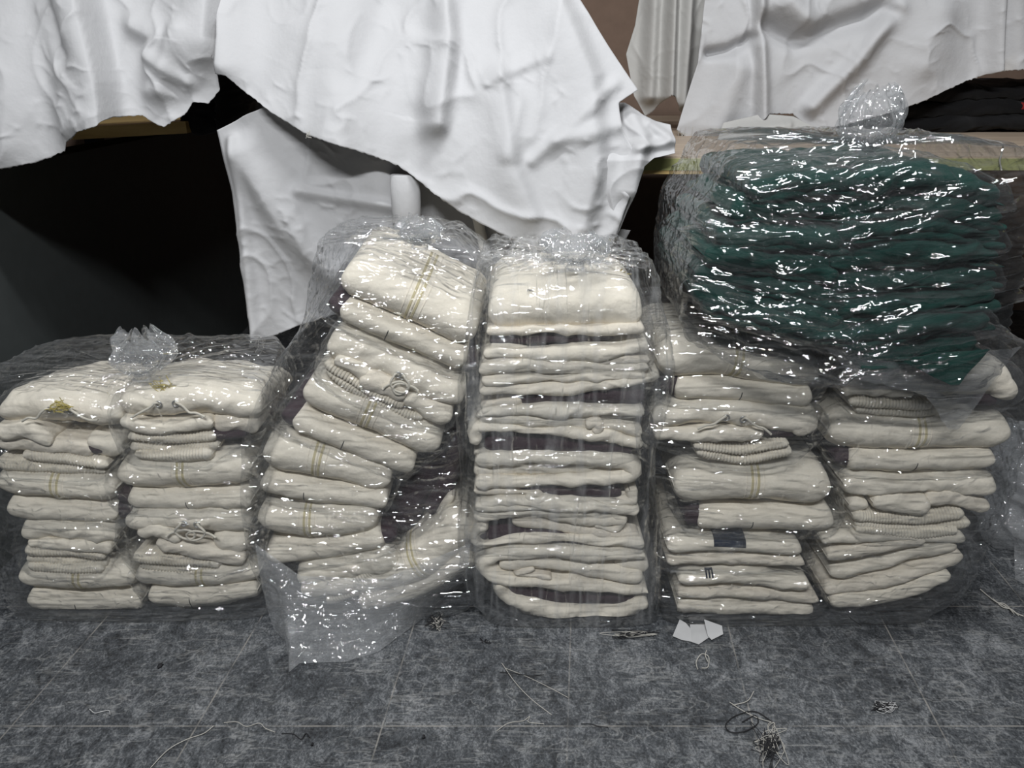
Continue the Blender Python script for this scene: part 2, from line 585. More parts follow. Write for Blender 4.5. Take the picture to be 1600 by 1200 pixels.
class Fold:
    def __init__(self, path, th, y0, D, seed=0, wob=0.004, crease=0.002, rib=None, end=0.45, bulge=0.75, sag=0.0, taper=(1, 1), lift=0.0, curl=0.0, front=None, dome=0.0):
        self.N = 160
        self.P = catmull(path, self.N)
        self.len = float(np.linalg.norm(np.diff(self.P, axis=0), axis=1).sum())
        T = np.gradient(self.P, axis=0)
        T /= np.linalg.norm(T, axis=1)[:, None] + 1e-9
        self.Nn = np.stack([-T[:, 1], T[:, 0]], -1)
        self.th, self.y0, self.D = th, y0, D
        self.seed, self.wob, self.crease, self.rib, self.end, self.bulge, self.sag, self.taper, self.lift = seed, wob, crease, rib, end, bulge, sag, taper, lift
        self.front = front
        self.dome = dome

    def pos(self, u, s):
        u, s = np.broadcast_arrays(np.asarray(u, float), np.asarray(s, float))
        k = np.clip(u, 0, 1) * (self.N - 1)
        ks = np.arange(self.N)
        cx, cz = np.interp(k, ks, self.P[:, 0]), np.interp(k, ks, self.P[:, 1])
        nx, nz = np.interp(k, ks, self.Nn[:, 0]), np.interp(k, ks, self.Nn[:, 1])
        nl = np.sqrt(nx ** 2 + nz ** 2) + 1e-9
        nx, nz = nx / nl, nz / nl
        e = np.minimum(u, 1 - u) * self.len
        re = max(self.th * self.end, 1e-4)
        q = np.clip(e / re, 0, 1)
        sc = np.sqrt(np.clip(1 - (1 - q) ** 2, 0.0004, 1))
        th = self.th * sc * (self.taper[0] + (self.taper[1] - self.taper[0]) * u)
        b = self.bulge * th
        # ring: front half-round, top, back half-round, bottom
        a = np.clip(s / 0.42, 0, 1) * math.pi - math.pi / 2
        yf = self.y0 + (1 - sc) * re * 0.4 + b * (1 - np.cos(a))
        if self.front is not None:
            fo = np.interp(u, np.linspace(0, 1, len(self.front)), self.front)
        else:
            fo = 0
        zf = np.sin(a) * th / 2
        t2 = np.clip((s - 0.42) / 0.22, 0, 1)
        ytop = self.y0 + b + (self.D - 2 * b) * t2
        a3 = np.clip((s - 0.64) / 0.14, 0, 1) * math.pi + math.pi / 2
        yb = self.y0 + self.D - b - b * np.cos(a3)
        t4 = np.clip((s - 0.78) / 0.22, 0, 1)
        ybot = self.y0 + self.D - b - (self.D - 2 * b) * t4
        y = np.where(s <= 0.42, yf, np.where(s <= 0.64, ytop, np.where(s <= 0.78, self.y0 + self.D - b + b * np.cos(a3 - math.pi), ybot)))
        h = np.where(s <= 0.42, zf, np.where(s <= 0.64, th / 2, np.where(s <= 0.78, np.sin(a3) * th / 2, -th / 2)))
        # outward direction in the (n, y) plane
        oa = np.where(s <= 0.42, np.sin(a), np.where(s <= 0.64, 1, np.where(s <= 0.78, np.sin(a3), -1)))
        oy = np.where(s <= 0.42, -np.cos(a), np.where(s <= 0.64, 0, np.where(s <= 0.78, -np.cos(a3), 0)))
        y = y + fo * np.clip(1 - (y - self.y0) / self.D, 0, 1)
        dd = np.clip((y - self.y0) / self.D, 0, 1)
        h = h + self.dome * np.clip(h / (th / 2 + 1e-6), 0, 1) * np.sin(math.pi * dd) ** 0.8 * (1 - (2 * u - 1) ** 4)
        h = h + self.lift * np.clip((y - self.y0) / self.D, 0, 1)
        Q = np.stack([cx + nx * h, y, cz + nz * h], -1)
        d = self.wob * fbm(Q * np.array([7, 7, 9.]), self.seed, 2)
        if self.crease:
            w = fbm(Q * 5, self.seed + 40, 2)
            R = np.stack([Q[..., 0] * 9 + Q[..., 2] * 11, Q[..., 1] * 12, Q[..., 2] * 22 - Q[..., 0] * 8], -1) + w[..., None] * 1.2
            d = d + self.crease * (ridged(R, self.seed + 9, 2) - 0.5) * 1.4
        if self.rib:
            amp, pitch = self.rib
            ph = u * self.len / pitch + 0.5 * fbm(Q * 25, self.seed + 3, 1)
            d = d + amp * (np.abs(np.sin(math.pi * ph)) - 0.5)
        d = d * sc
        Q[..., 0] += nx * oa * d
        Q[..., 1] += oy * d
        Q[..., 2] += nz * oa * d
        # slow sideways drift so edges are not ruled lines
        Q[..., 2] += 0.35 * self.wob * fbm(np.stack([Q[..., 0] * 9, Q[..., 1] * 5, Q[..., 0] * 0 + self.seed], -1), self.seed + 5, 2)
        Q[..., 2] -= self.sag * (1 - (2 * u - 1) ** 2)
        return Q

    def mesh(self, nu=None, ns=44):
        if nu is None:
            nu = 80 if not self.rib else int(min(420, max(80, self.len / self.rib[1] * 7)))
        t = np.linspace(0, 1, nu)
        ee = min(0.25, self.th * self.end / self.len)
        us = np.concatenate([ee * np.linspace(0, 1, 8, endpoint=False) ** 2, np.linspace(ee, 1 - ee, nu), 1 - ee * np.linspace(1, 0, 9)[1:] ** 2])
        ss = np.concatenate([np.linspace(0, 0.42, 20, endpoint=False), np.linspace(0.42, 0.64, 9, endpoint=False), np.linspace(0.64, 0.78, 6, endpoint=False), np.linspace(0.78, 1, 7, endpoint=False)])
        V = self.pos(us[:, None], ss[None, :])
        n, m = V.shape[:2]
        Fc = grid_faces(n, m, True)
        Fc = [f[::-1] for f in Fc]
        Fc.append(list(range(m)))
        Fc.append(list(range((n - 1) * m, n * m))[::-1])
        return V.reshape(-1, 3), Fc

    def patch(self, ua, ub, sa, sb, off, nu=6, ns=24):
        """a thin strip lying on the surface"""
        u = np.linspace(ua, ub, nu)[:, None]
        s = np.linspace(sa, sb, ns)[None, :]
        A = self.pos(u, s)
        du = self.pos(u + 0.004, s) - self.pos(u - 0.004, s)
        ds = self.pos(u, s + 0.006) - self.pos(u, s - 0.006)
        n = np.cross(du, ds)
        n /= np.linalg.norm(n, axis=-1)[..., None] + 1e-12
        c = self.pos(u, s) - np.stack([np.interp(u[..., 0] * (self.N - 1), np.arange(self.N), self.P[:, 0])[:, None] + 0 * s, self.y0 + self.D / 2 + 0 * u + 0 * s, np.interp(u[..., 0] * (self.N - 1), np.arange(self.N), self.P[:, 1])[:, None] + 0 * s], -1)
        sg = np.sign((n * c).sum(-1).mean())
        n = n * sg
        top, bot = A + n * off, A - n * 0.0005
        k = nu * ns
        V = np.concatenate([top.reshape(-1, 3), bot.reshape(-1, 3)])
        Fc = grid_faces(nu, ns) + [[b + k for b in f[::-1]] for f in grid_faces(nu, ns)]
        edge = [i * ns for i in range(nu)] + [(nu - 1) * ns + j for j in range(1, ns)] + [i * ns + ns - 1 for i in range(nu - 2, -1, -1)] + [j for j in range(ns - 2, 0, -1)]
        for a, b in zip(edge, edge[1:] + edge[:1]):
            Fc.append([a, a + k, b + k, b])
        return V, Fc

    def surf(self, u, s, off=0.0015):
        p = self.pos(u, s)
        return p + np.array([0, -off, 0])


def px_path(pts, Y):
    q = np.array([at_Y(a, b, Y) for a, b in pts])
    return q[:, [0, 2]]


def fold_px(pts, tpx, Y, D=0.27, **kw):
    tpx = tpx * 1.12
    mid = pts[len(pts) // 2]
    return Fold(px_path(pts, Y), tpx * mpp(mid[0], mid[1], Y), Y, D, **kw)


def torus(c, R, r, nrm_y=True, n=20, k=8):
    a = np.linspace(0, 2 * math.pi, n, endpoint=False)
    b = np.linspace(0, 2 * math.pi, k, endpoint=False)
    A, B = np.meshgrid(a, b, indexing='ij')
    V = np.stack([c[0] + (R + r * np.cos(B)) * np.cos(A), c[1] + r * np.sin(B), c[2] + (R + r * np.cos(B)) * np.sin(A)], -1).reshape(-1, 3)
    Fc = [[(i * k + j), ((i + 1) % n) * k + j, ((i + 1) % n) * k + (j + 1) % k, i * k + (j + 1) % k] for i in range(n) for j in range(k)]
    return V, Fc


def radial(p2, c, nt, ease):
    """distance from c to the hull of the points in nt directions"""
    ph = np.linspace(0, 2 * math.pi, nt, endpoint=False)
    dirs = np.stack([np.cos(ph), np.sin(ph)], -1)
    h = ((p2 - c) @ dirs.T).max(0) + ease
    dl = np.abs((ph[:, None] - ph[None, :] + math.pi) % (2 * math.pi) - math.pi)
    cs = np.cos(dl)
    r = np.where(dl < 1.3, np.maximum(h[None, :], 0.004) / np.maximum(cs, 0.05), 9)
    return r.min(1)


def sleeve(name, pts, parent, origin, seed, fin=0.012, mat='sleeve', ease=0.004, amp=0.004):
    """clear sleeve round one folded garment: hull in X and Z swept from front to back, closed at both ends"""
    P2 = pts[:, [0, 2]]
    nt = 150
    ph = np.linspace(0, 2 * math.pi, nt, endpoint=False)
    y0, y1 = pts[:, 1].min() - ease, pts[:, 1].max() + ease
    yk = np.linspace(y0, y1, 16)
    c = None
    Ry = []
    for y in yk:
        m = np.abs(pts[:, 1] - y) < (y1 - y0) / 12
        q2 = P2[m]
        if c is None:
            c = (q2.max(0) + q2.min(0)) / 2
        Ry.append(radial(q2, c, nt, ease))
    Ry = np.maximum(np.array(Ry), np.array([0.5 * (Ry[max(i - 1, 0)] + Ry[min(i + 1, 15)]) for i in range(16)]))
    qs = [(q, y0 - 0.003 * (1 - q ** 4) + 0.010 * q ** 16, 1) for q in np.linspace(0.02, 1, 42)]
    qs += [(1, y, 0) for y in np.linspace(y0 + 0.02, y0 + 0.72 * (y1 - y0), 16)]
    V = []
    for q, y, fr in qs:
        rr = q * np.array([np.interp(y, yk, Ry[:, j]) for j in range(nt)])
        fx = fin * np.abs(np.cos(ph)) ** 14 * q ** 6 * np.clip(1.4 - (y - y0) / 0.1, 0.3, 1)
        x = c[0] + (rr + fx) * np.cos(ph)
        z = c[1] + (rr - fx * 0.3) * np.sin(ph)
        Q = np.stack([x, np.full(nt, y), z], -1)
        n = np.stack([np.cos(ph) * q, np.full(nt, -float(fr) * (1 - q ** 6)), np.sin(ph) * q], -1)
        R = np.stack([Q[:, 0] * 10, Q[:, 1] * 10, Q[:, 2] * 26], -1)
        d = amp * ridged(R * 0.8 + fbm(Q * 9, seed, 2)[:, None] * 1.2, seed, 1) ** 3 + 0.0005
        V.append(Q + n * d[:, None])
    V = np.concatenate(V)
    k = len(qs)
    Fc = grid_faces(k, nt, True)
    Fc.append(list(range(nt)))
    return mesh_obj(name, V, Fc, M[mat], parent, origin)


# ------------------------------------------------------------------ garments
_seed = [100]
ALLPTS = {}
PACKS = {}


class Pack:
    def __init__(self, name, label, group, bag, base_px, Y, cat='garment'):
        _seed[0] += 7
        self.seed = _seed[0]
        self.Y = Y
        o = at_Y(base_px[0], base_px[1], Y) + np.array([0, 0.13, 0])
        self.o = o
        self.e = thing(name, label, cat, o, group)
        self.bag = bag
        PACKS.setdefault(bag, []).append(self)
        self.pts = []

    def add(self, part, f, mat, **kw):
        V, Fc = f.mesh(**kw)
        self.pts.append(V)
        return mesh_obj(part, V, Fc, M[mat], self.e, self.o)

    def raw(self, part, VF, mat, parent=None):
        V, Fc = VF
        self.pts.append(np.asarray(V, float))
        ob = mesh_obj(part, V, Fc, M[mat], self.e, self.o)
        if parent is not None:
            ob.parent = parent
        return ob

    def wrap(self, **kw):
        P = np.concatenate(self.pts)
        ob = sleeve('clear_sleeve', P, self.e, self.o, self.seed, **kw)
        W = np.array([v.co[:] for v in ob.data.vertices]) + self.o
        ALLPTS.setdefault(self.bag, []).append(np.concatenate([P[::3], W[::2]]))

    def nowrap(self):
        ALLPTS.setdefault(self.bag, []).append(np.concatenate(self.pts)[::2])


def zip_pack(label, bag, Y, up, tu, low, tl, zu=0.5, tick=0.45, D=0.27, group='cream zip garments folded in the clear bags', lining=None, tape=True, wrap=True, lift=0.0, name='folded_jacket', tick_on=True, **kw):
    mid = low[len(low) // 2]
    p = Pack(name, label, group, bag, (mid[0], mid[1] + tl / 2), Y)
    fu = fold_px(up, tu, Y, D, seed=p.seed, wob=0.007, crease=0.0024, lift=lift, **kw)
    fl = fold_px(low, tl, Y + 0.004, D, seed=p.seed + 2, wob=0.005, crease=0.0022, end=0.3)
    a = p.add('upper_fold', fu, 'cream')
    b = p.add('lower_fold', fl, 'cream')
    if tape:
        w = 0.0034 / fu.len
        for k, dx in enumerate((-1.6, 0.0, 1.6)):
            p.raw('zip_tape' if k != 1 else 'zip_teeth', fu.patch(zu + dx * w - w * (0.62 if k != 1 else 0.3), zu + dx * w + w * (0.62 if k != 1 else 0.3), 0.02, 0.62, 0.0008 if k != 1 else 0.0016), 'tape' if k != 1 else 'rib')
        for dx in (-4.6, 4.6):
            p.raw('stitched_seam', fu.patch(zu + dx * w - w * 0.25, zu + dx * w + w * 0.25, 0.02, 0.62, 0.0008), 'cream2')
    if tick_on:
        w = 0.0007 / fl.len
        p.raw('black_thread_tick', fl.patch(tick - w, tick + w, 0.02, 0.22, 0.0007, nu=3), 'ink')
    if lining:
        for side in lining:
            u0, u1 = (0.03, 0.22) if side == 'l' else (0.80, 0.975)
            k = np.array([u0, u1])
            pts = np.stack([np.interp(k * 159, np.arange(160), fl.P[:, 0]), np.interp(k * 159, np.arange(160), fl.P[:, 1])], -1)
            dv = (pts[1] - pts[0]) / np.linalg.norm(pts[1] - pts[0])
            pts = pts + dv * (0.030 if side == 'r' else -0.030)
            p.add('dark_lining', Fold(pts, fl.th * 0.84, Y + 0.012, D * 0.8, seed=p.seed + 5, wob=0.003, crease=0.001), 'maroon', nu=20)
    if wrap:
        p.wrap()
    else:
        p.nowrap()
    return p


def hood_pack(label, bag, Y, top, tt, ribs, tr, flap=None, eye=(0.45, 0.58), D=0.27, group='cream hooded garments folded in the clear bags', cords=True, lining=None, lift=0.0, name='folded_hoodie', wrap=True, bow=False, loose=1.0):
    mid = ribs[-1][len(ribs[-1]) // 2]
    p = Pack(name, label, group, bag, (mid[0], mid[1] + tr / 2), Y)
    ft = fold_px(top, tt, Y, D, seed=p.seed, wob=0.011, crease=0.0055, lift=lift)
    hood = p.add('hood_fold', ft, 'cream')
    if flap:
        for k, (pts, t, dy) in enumerate(flap):
            p.add('pocket_flap', fold_px(pts, t, Y + dy, D * 0.8, seed=p.seed + 11 + k, wob=0.007, crease=0.004, bulge=0.5), 'cream2' if k % 2 else 'cream')
    for k, r in enumerate(ribs):
        p.add('ribbed_hem', fold_px(r, tr, Y + 0.004 + 0.006 * (k % 2), D * 0.85, seed=p.seed + 20 + k, wob=0.008, crease=0.002, rib=(0.0026, 0.0058), end=0.6), 'rib')
    if lining:
        for pts, t in lining:
            p.add('dark_lining', fold_px(pts, t, Y + 0.008, D * 0.7, seed=p.seed + 31, wob=0.003, crease=0.001), 'maroon', nu=30)
    if cords:
        rng = random.Random(p.seed)
        for i, u in enumerate(eye):
            c = ft.surf(u, 0.20, 0.0022)
            ey = p.raw('eyelet', torus(c, 0.0052, 0.0014), 'metal')
            sgn = 1 if i else -1
            pts = [c + np.array([0, 0.002, 0])]
            q = c + np.array([sgn * 0.004, -0.004, 0.004])
            pts.append(q)
            if bow:
                seq = [(0.006, 0.0), (0.016 * loose, -0.012), (0.006, -0.026), (-0.012 * loose, -0.030), (-0.020 * loose, -0.018), (-0.004, -0.010), (0.022 * loose, -0.016), (0.034 * loose, -0.024)]
            else:
                seq = [(0.010 + rng.random() * 0.008, -0.003), (0.024, -0.008 - rng.random() * 0.006), (0.036, -0.010 - rng.random() * 0.006), (0.050, -0.014 - rng.random() * 0.014)]
            for dx, dz in seq:
                pts.append(c + np.array([sgn * dx, -0.005 - 0.002 * rng.random(), dz]))
            p.raw('drawstring', tube_mesh([catmull(np.array(pts), 40)], 0.0022, 7), 'cord')
    if wrap:
        p.wrap()
    else:
        p.nowrap()
    return p


def flat_pack(label, bag, Y, rows, t, D=0.27, group='cream garments folded flat in the clear bags', name='folded_shirt', patch=None, wrap=True, lin=None, mats=('cream', 'cream2')):
    mid = rows[-1][len(rows[-1]) // 2]
    p = Pack(name, label, group, bag, (mid[0], mid[1] + t / 2), Y)
    for k, r in enumerate(rows):
        tk = r[0] if isinstance(r[0], (int, float)) else t
        pts = r[1:] if isinstance(r[0], (int, float)) else r
        f = fold_px(pts, tk, Y + 0.004 * ((k * 7) % 3), D, seed=p.seed + k, wob=0.006, crease=0.0028, end=0.5)
        p.add('fold_layer', f, mats[k % 2])
        if patch and patch[0] == k:
            VV, FF = [], []
            for (ua, ub), (sa, sb) in (patch[1] if isinstance(patch[1], list) else [(patch[1], patch[2])]):
                v_, f_ = f.patch(ua, ub, sa, sb, 0.0012)
                FF += [[i + len(VV) for i in q] for q in f_]
                VV += v_.tolist()
            p.raw(patch[3], (np.array(VV), FF), patch[4])
    for pts, tk in (lin or []):
        p.add('dark_lining', fold_px(pts, tk, Y + 0.010, D * 0.85, seed=p.seed + 60, wob=0.004, crease=0.002), 'maroon')
    if wrap:
        p.wrap()
    else:
        p.nowrap()
    return p


def yellow_tuft(p, px, Y, size=0.012):
    rng = np.random.default_rng(p.seed)
    c = at_Y(px[0], px[1], Y)
    paths = []
    for k in range(7):
        q = c + rng.normal(size=(7, 3)) * np.array([size, 0.002, size * 0.6])
        paths.append(catmull(q, 30))
    p.raw('yellow_thread_tuft', tube_mesh(paths, 0.0007, 5), 'yellow')


# ------------------------------------------------------------------ the outer bags
def bag_shell(name, label, pts, knot, tuft, mat='bag', seed=1, ease=0.007, tight=0.5, amp=(0.006, (8, 8, 3)), nz=190, nt=440, pleat=0.006, tuft_mat='milky', creases=None, group='clear bags packed with folded garments', zmin=0.002, bottom_in=0.75, knot_r=0.012):
    lo, hi = pts.min(0), pts.max(0)
    base = ((lo[0] + hi[0]) / 2, (lo[1] + hi[1]) / 2, lo[2])
    e = thing(name, label, 'plastic bag', base, group)
    zs = np.linspace(lo[2], hi[2], nz)
    win = 0.03
    C, Rr, Re = [], [], []
    nu_ = 200
    k_ = np.linspace(0, 2 * math.pi, nt, endpoint=False)
    ph = (k_ + 0.55 * np.sin(k_ - math.pi / 2 + math.pi) * -1.0) % (2 * math.pi)
    ph = np.sort(ph)
    phu = np.linspace(0, 2 * math.pi, nu_ + 1)
    for z in zs:
        m = np.abs(pts[:, 2] - z) < win
        q = pts[m][:, :2]
        C.append((q.max(0) + q.min(0)) / 2)
    C = np.array(C)
    K = np.exp(-0.5 * (np.arange(-20, 21) / 8.0) ** 2)
    K /= K.sum()

    def blur(A, kk=K):
        h = len(kk) // 2
        B = np.concatenate([np.repeat(A[:1], h, 0), A, np.repeat(A[-1:], h, 0)])
        return sum(kk[i] * B[i:i + len(A)] for i in range(len(kk)))
    C = blur(C)
    for i, z in enumerate(zs):
        for w, dst in ((0.025, Rr), (0.09, Re)):
            m = np.abs(pts[:, 2] - z) < w
            ru = radial(pts[m][:, :2], C[i], nu_, ease)
            dst.append(np.interp(ph, phu, np.append(ru, ru[0])))
    Rr, Re = np.array(Rr), np.array(Re)
    Rr = np.max([np.roll(Rr, k, 0) if k == 0 else np.concatenate([Rr[:1].repeat(max(k, 0), 0), Rr[max(-k, 0):len(Rr) - max(k, 0)], Rr[-1:].repeat(max(-k, 0), 0)]) for k in (-2, -1, 0, 1, 2)], axis=0)
    R = np.maximum(Rr, blur(Rr * tight + Re * (1 - tight), np.ones(9) / 9))
    R = np.maximum(blur(R, np.ones(5) / 5), Rr * 0.997)
    cs, sn = np.cos(ph), np.sin(ph)
    rings, frac = [], []
    # bottom
    for q in (0.03, 0.4, bottom_in, 0.5 + bottom_in / 2):
        rings.append(np.stack([C[0, 0] + q * R[0] * cs, C[0, 1] + q * R[0] * sn, np.full(nt, max(lo[2] - zmin, 0.0008))], -1))
        frac.append(0)
    for i in range(nz):
        rings.append(np.stack([C[i, 0] + R[i] * cs, C[i, 1] + R[i] * sn, np.full(nt, zs[i] + 0.004 * min(i, 4) / 4 if i else max(lo[2] - zmin, 0.0008))], -1))
        frac.append(0)
    top = rings[-1]
    px, py = knot
    knot = at_Z(px, py, hi[2] + 0.006)
    if knot[1] > hi[1] - 0.08:
        knot = at_Y(px, py, hi[1] - 0.08)
    if knot[1] < lo[1] + 0.05:
        knot = at_Y(px, py, lo[1] + 0.05)
    knot[2] = max(knot[2], hi[2] + 0.006)
    for t in np.linspace(0, 1, 46)[1:]:
        q = 1 - t
        rr = knot + (top - knot) * max(q, 0)
        kr = np.stack([knot[0] + knot_r * cs, knot[1] + knot_r * sn, np.full(nt, knot[2])], -1)
        P = rr * q + kr * (1 - q) if q < 0.25 else rr
        d = np.linalg.norm((P - knot)[:, :2], axis=1)
        P = P + np.array([0, 0, 0.004]) * math.sin(math.pi * q) * 1.0
        P = np.where((d < knot_r)[:, None], kr, P)
        rings.append(P)
        frac.append(t)
    V = np.array(rings)
    frac = np.array(frac)
    # outward direction
    du = np.gradient(V, axis=0)
    dv = np.roll(V, -1, 1) - np.roll(V, 1, 1)
    n = np.cross(dv, du)
    n /= np.linalg.norm(n, axis=-1)[..., None] + 1e-9
    c0 = V.mean((0, 1))
    if ((V - c0) * n).sum(-1).mean() < 0:
        n = -n
    w = fbm(V * 6, seed, 2)
    S = np.array(amp[1], float)
    d = amp[0] * (0.75 * ridged(V * S + w[..., None] * 0.7, seed + 3, 1) ** 3 + 0.45 * ridged(V * S * 2.3 + w[..., None] * 0.9, seed + 8, 1) ** 4)
    d = d + amp[0] * 0.5 * (fbm(V * 7, seed + 14, 1) + 0.5)
    # single long creases pulled across the front of the film
    rg = np.random.default_rng(seed + 77)
    cnt, ang_f, len_r, hgt_r = creases or (40, lambda p, r: r.normal() * 60, (0.05, 0.16), (0.0015, 0.0035))
    fr = np.argwhere((n[..., 1] < -0.35) & (frac[:, None] < 0.5))
    for _ in range(cnt):
        i0, j0 = fr[rg.integers(len(fr))]
        c3 = V[i0, j0]
        ang = math.radians(ang_f(c3, rg))
        du_, dw_ = np.array([math.cos(ang), math.sin(ang)]), np.array([-math.sin(ang), math.cos(ang)])
        L_ = rg.uniform(*len_r)
        hh = rg.uniform(*hgt_r)
        wd = rg.uniform(0.005, 0.012)
        q = V[..., [0, 2]] - c3[[0, 2]]
        al, ac = q @ du_, q @ dw_ + 0.012 * np.sin((q @ du_) * 9 + rg.uniform(0, 6))
        m = (n[..., 1] < 0.1) & (np.abs(al) < L_) & (np.abs(ac) < wd)
        d = d + np.where(m, hh * np.clip(1 - np.abs(ac) / wd, 0, 1) * np.clip(1 - np.abs(al) / L_, 0, 1) ** 0.5 * np.clip(-2.5 * n[..., 1], 0, 1), 0)
    d[:4] *= 0.05
    fall = np.clip((V[..., 2] - lo[2]) / 0.03, 0.1, 1)
    d = d * fall
    # radial pleats running into the knot
    ang = np.arctan2(V[..., 1] - knot[1], V[..., 0] - knot[0])
    pl = np.abs(perlin(np.stack([np.cos(ang) * 7, np.sin(ang) * 7, frac[:, None] * 0.8 + 0 * ang], -1), seed + 12))
    pf = np.clip(frac, 0, 1)[:, None]
    d = d * (1 - 0.8 * pf) + pleat * (1 - np.clip(pl * 2.4, 0, 1)) * np.sin(math.pi * np.clip(pf * 0.9 + 0.08 * (pf > 0), 0, 1))
    V = V + n * d[..., None]
    kk = len(V)
    Fc = grid_faces(kk, nt, True)
    Fc.append(list(range(nt)))
    mesh_obj('bag_film', V.reshape(-1, 3), Fc, M[mat], e, base)
    # gathered neck: a ruffled, flattened flare of film above the tie
    hgt, wid, lean = tuft
    nn, rows = 200, 46
    a = np.linspace(0, 2 * math.pi, nn, endpoint=False)
    TV = []
    for i in range(rows):
        t = i / (rows - 1)
        r = knot_r * (1 - t) + wid * math.sin(math.pi * (0.04 + 0.80 * t)) ** 0.8
        ruff = 1 + (0.20 + 0.35 * t) * perlin(np.stack([np.cos(a) * 3.2, np.sin(a) * 3.2, 0 * a + t * 1.6], -1), seed + 20) + 0.25 * t * perlin(np.stack([np.cos(a) * 9, np.sin(a) * 9, 0 * a + t * 2], -1), seed + 21)
        hh = hgt * t * (1 + 0.35 * t * perlin(np.stack([np.cos(a) * 2.2, np.sin(a) * 2.2, 0 * a], -1), seed + 22))
        TV.append(np.stack([knot[0] + r * ruff * np.cos(a) + lean[0] * t, knot[1] + 0.55 * r * ruff * np.sin(a) + lean[1] * t, knot[2] - 0.002 + hh], -1))
    TV = np.array(TV)
    TV += 0.004 * np.stack([perlin(TV * 45, seed + 30), perlin(TV * 45, seed + 31), perlin(TV * 45, seed + 32)], -1) * np.linspace(0, 1, rows)[:, None, None]
    mesh_obj('gathered_neck', TV.reshape(-1, 3), grid_faces(rows, nn, True), M[tuft_mat], e, base)
    # the tie: film twisted tight round the neck
    tv, tf = [], []
    th = np.linspace(0, 2 * math.pi * 2.4, 70)
    cpath = np.stack([knot[0] + (knot_r + 0.002) * np.cos(th), knot[1] + (knot_r + 0.002) * 0.8 * np.sin(th), knot[2] - 0.003 + 0.006 * np.sin(th * 0.42)], -1)
    V2, F2 = tube_mesh([cpath], 0.0022, 7)
    mesh_obj('knot_tie', V2, F2, M[tuft_mat], e, base)
    return e, base


def coons(top, bottom, left, right, nu, nv):
    """boundary polylines (any dimension): top/bottom run left to right, left/right run top to bottom"""
    T, B, L_, R_ = polyline(top, nu), polyline(bottom, nu), polyline(left, nv), polyline(right, nv)
    u = np.linspace(0, 1, nu)[None, :, None]
    v = np.linspace(0, 1, nv)[:, None, None]
    T, B, L_, R_ = T[None], B[None], L_[:, None], R_[:, None]
    P = (1 - v) * T + v * B + (1 - u) * L_ + u * R_ - ((1 - u) * (1 - v) * T[:, :1] + u * (1 - v) * T[:, -1:] + (1 - u) * v * B[:, :1] + u * v * B[:, -1:])
    return P        # nv, nu, dim


def on_profile(P, prof):
    """photo outline laid on a hanging surface Y = prof(z)"""
    z = np.full(P.shape[:-1], 0.9)
    for _ in range(25):
        W = at_Y(P[..., 0], P[..., 1], 1.0)
        Yv = prof(z)
        W = at_Y(P[..., 0], P[..., 1], Yv)
        z = 0.5 * z + 0.5 * W[..., 2]
    return at_Y(P[..., 0], P[..., 1], prof(z))


def seg_dist(P, line):
    best = np.full(P.shape[:-1], 1e9)
    side = np.zeros(P.shape[:-1])
    line = np.asarray(line, float)
    for a, b in zip(line[:-1], line[1:]):
        ab = b - a
        t = np.clip(((P - a) @ ab) / (ab @ ab), 0, 1)
        q = P - (a + t[..., None] * ab)
        d = np.linalg.norm(q, axis=-1)
        cr = ab[0] * (P[..., 1] - a[1]) - ab[1] * (P[..., 0] - a[0])
        m = d < best
        best = np.where(m, d, best)
        side = np.where(m, cr / (np.linalg.norm(ab) * d + 1e-6), side)
    return best, side


def cloth(name, label, top, bottom, left, right, prof, ridges, mat, seed, nu=200, nv=150, crumple=0.006, cs=8.0, wave=0.0, fray=0.6, group=None, cat='cloth', thick=0.0012, extra=None):
    P = coons(top, bottom, left, right, nu, nv)
    rng = np.random.default_rng(seed)
    v = np.linspace(0, 1, nv)[:, None]
    P[-1, :, 1] += rng.normal(size=nu) * fray
    W = on_profile(P, prof)
    off = np.zeros(P.shape[:-1])
    for line, wl, wr, amp in ridges:
        d, s = seg_dist(P, line)
        w = wr + (wl - wr) * (0.5 + 0.5 * np.clip(s, -1, 1))      # s = 1: to the left of a line that runs downwards
        off += 1.6 * amp * np.exp(-(d / w) ** 2)
    Q = W.copy()
    w = fbm(Q * 4, seed, 3)
    A1 = np.stack([Q[..., 0] * cs, Q[..., 1] * 2, Q[..., 2] * cs * 0.6], -1) + w[..., None] * 1.1
    A2 = np.stack([Q[..., 0] * cs + Q[..., 2] * cs, Q[..., 1] * 2, (Q[..., 2] - Q[..., 0]) * cs * 0.8], -1) * 1.6 + w[..., None] * 1.1
    msk = np.clip(0.5 + 1.4 * fbm(Q * 5, seed + 9, 1), 0, 1)
    off += crumple * 0.55 * ridged(A1, seed + 2, 1) ** 3
    off += crumple * 0.40 * msk * ridged(A2, seed + 3, 2) ** 4
    off += crumple * 1.1 * fbm(np.stack([Q[..., 0] * 5, Q[..., 1], Q[..., 2] * 2.5], -1), seed + 5, 1)
    if wave:
        off += wave * v * perlin(np.stack([Q[..., 0] * 7, 0 * Q[..., 0], Q[..., 2] * 1.2], -1), seed + 6)
    mid = P.reshape(-1, 2).mean(0)
    x_, f_, u_ = _ray(mid[0], mid[1] + 80)
    W = W - off[..., None] * np.array([0, 1.0, float(u_ / f_)])
    # keep the outline where it is from the front: slide along the sight line's height change
    o = W.reshape(-1, 3).mean(0)
    ob = mesh_obj(name, W.reshape(-1, 3), grid_faces(nv, nu), M[mat], None, o)
    m = ob.modifiers.new('thickness', 'SOLIDIFY')
    m.thickness = thick
    m.offset = 0
    tag(ob, label, cat, group)
    return ob, W, o


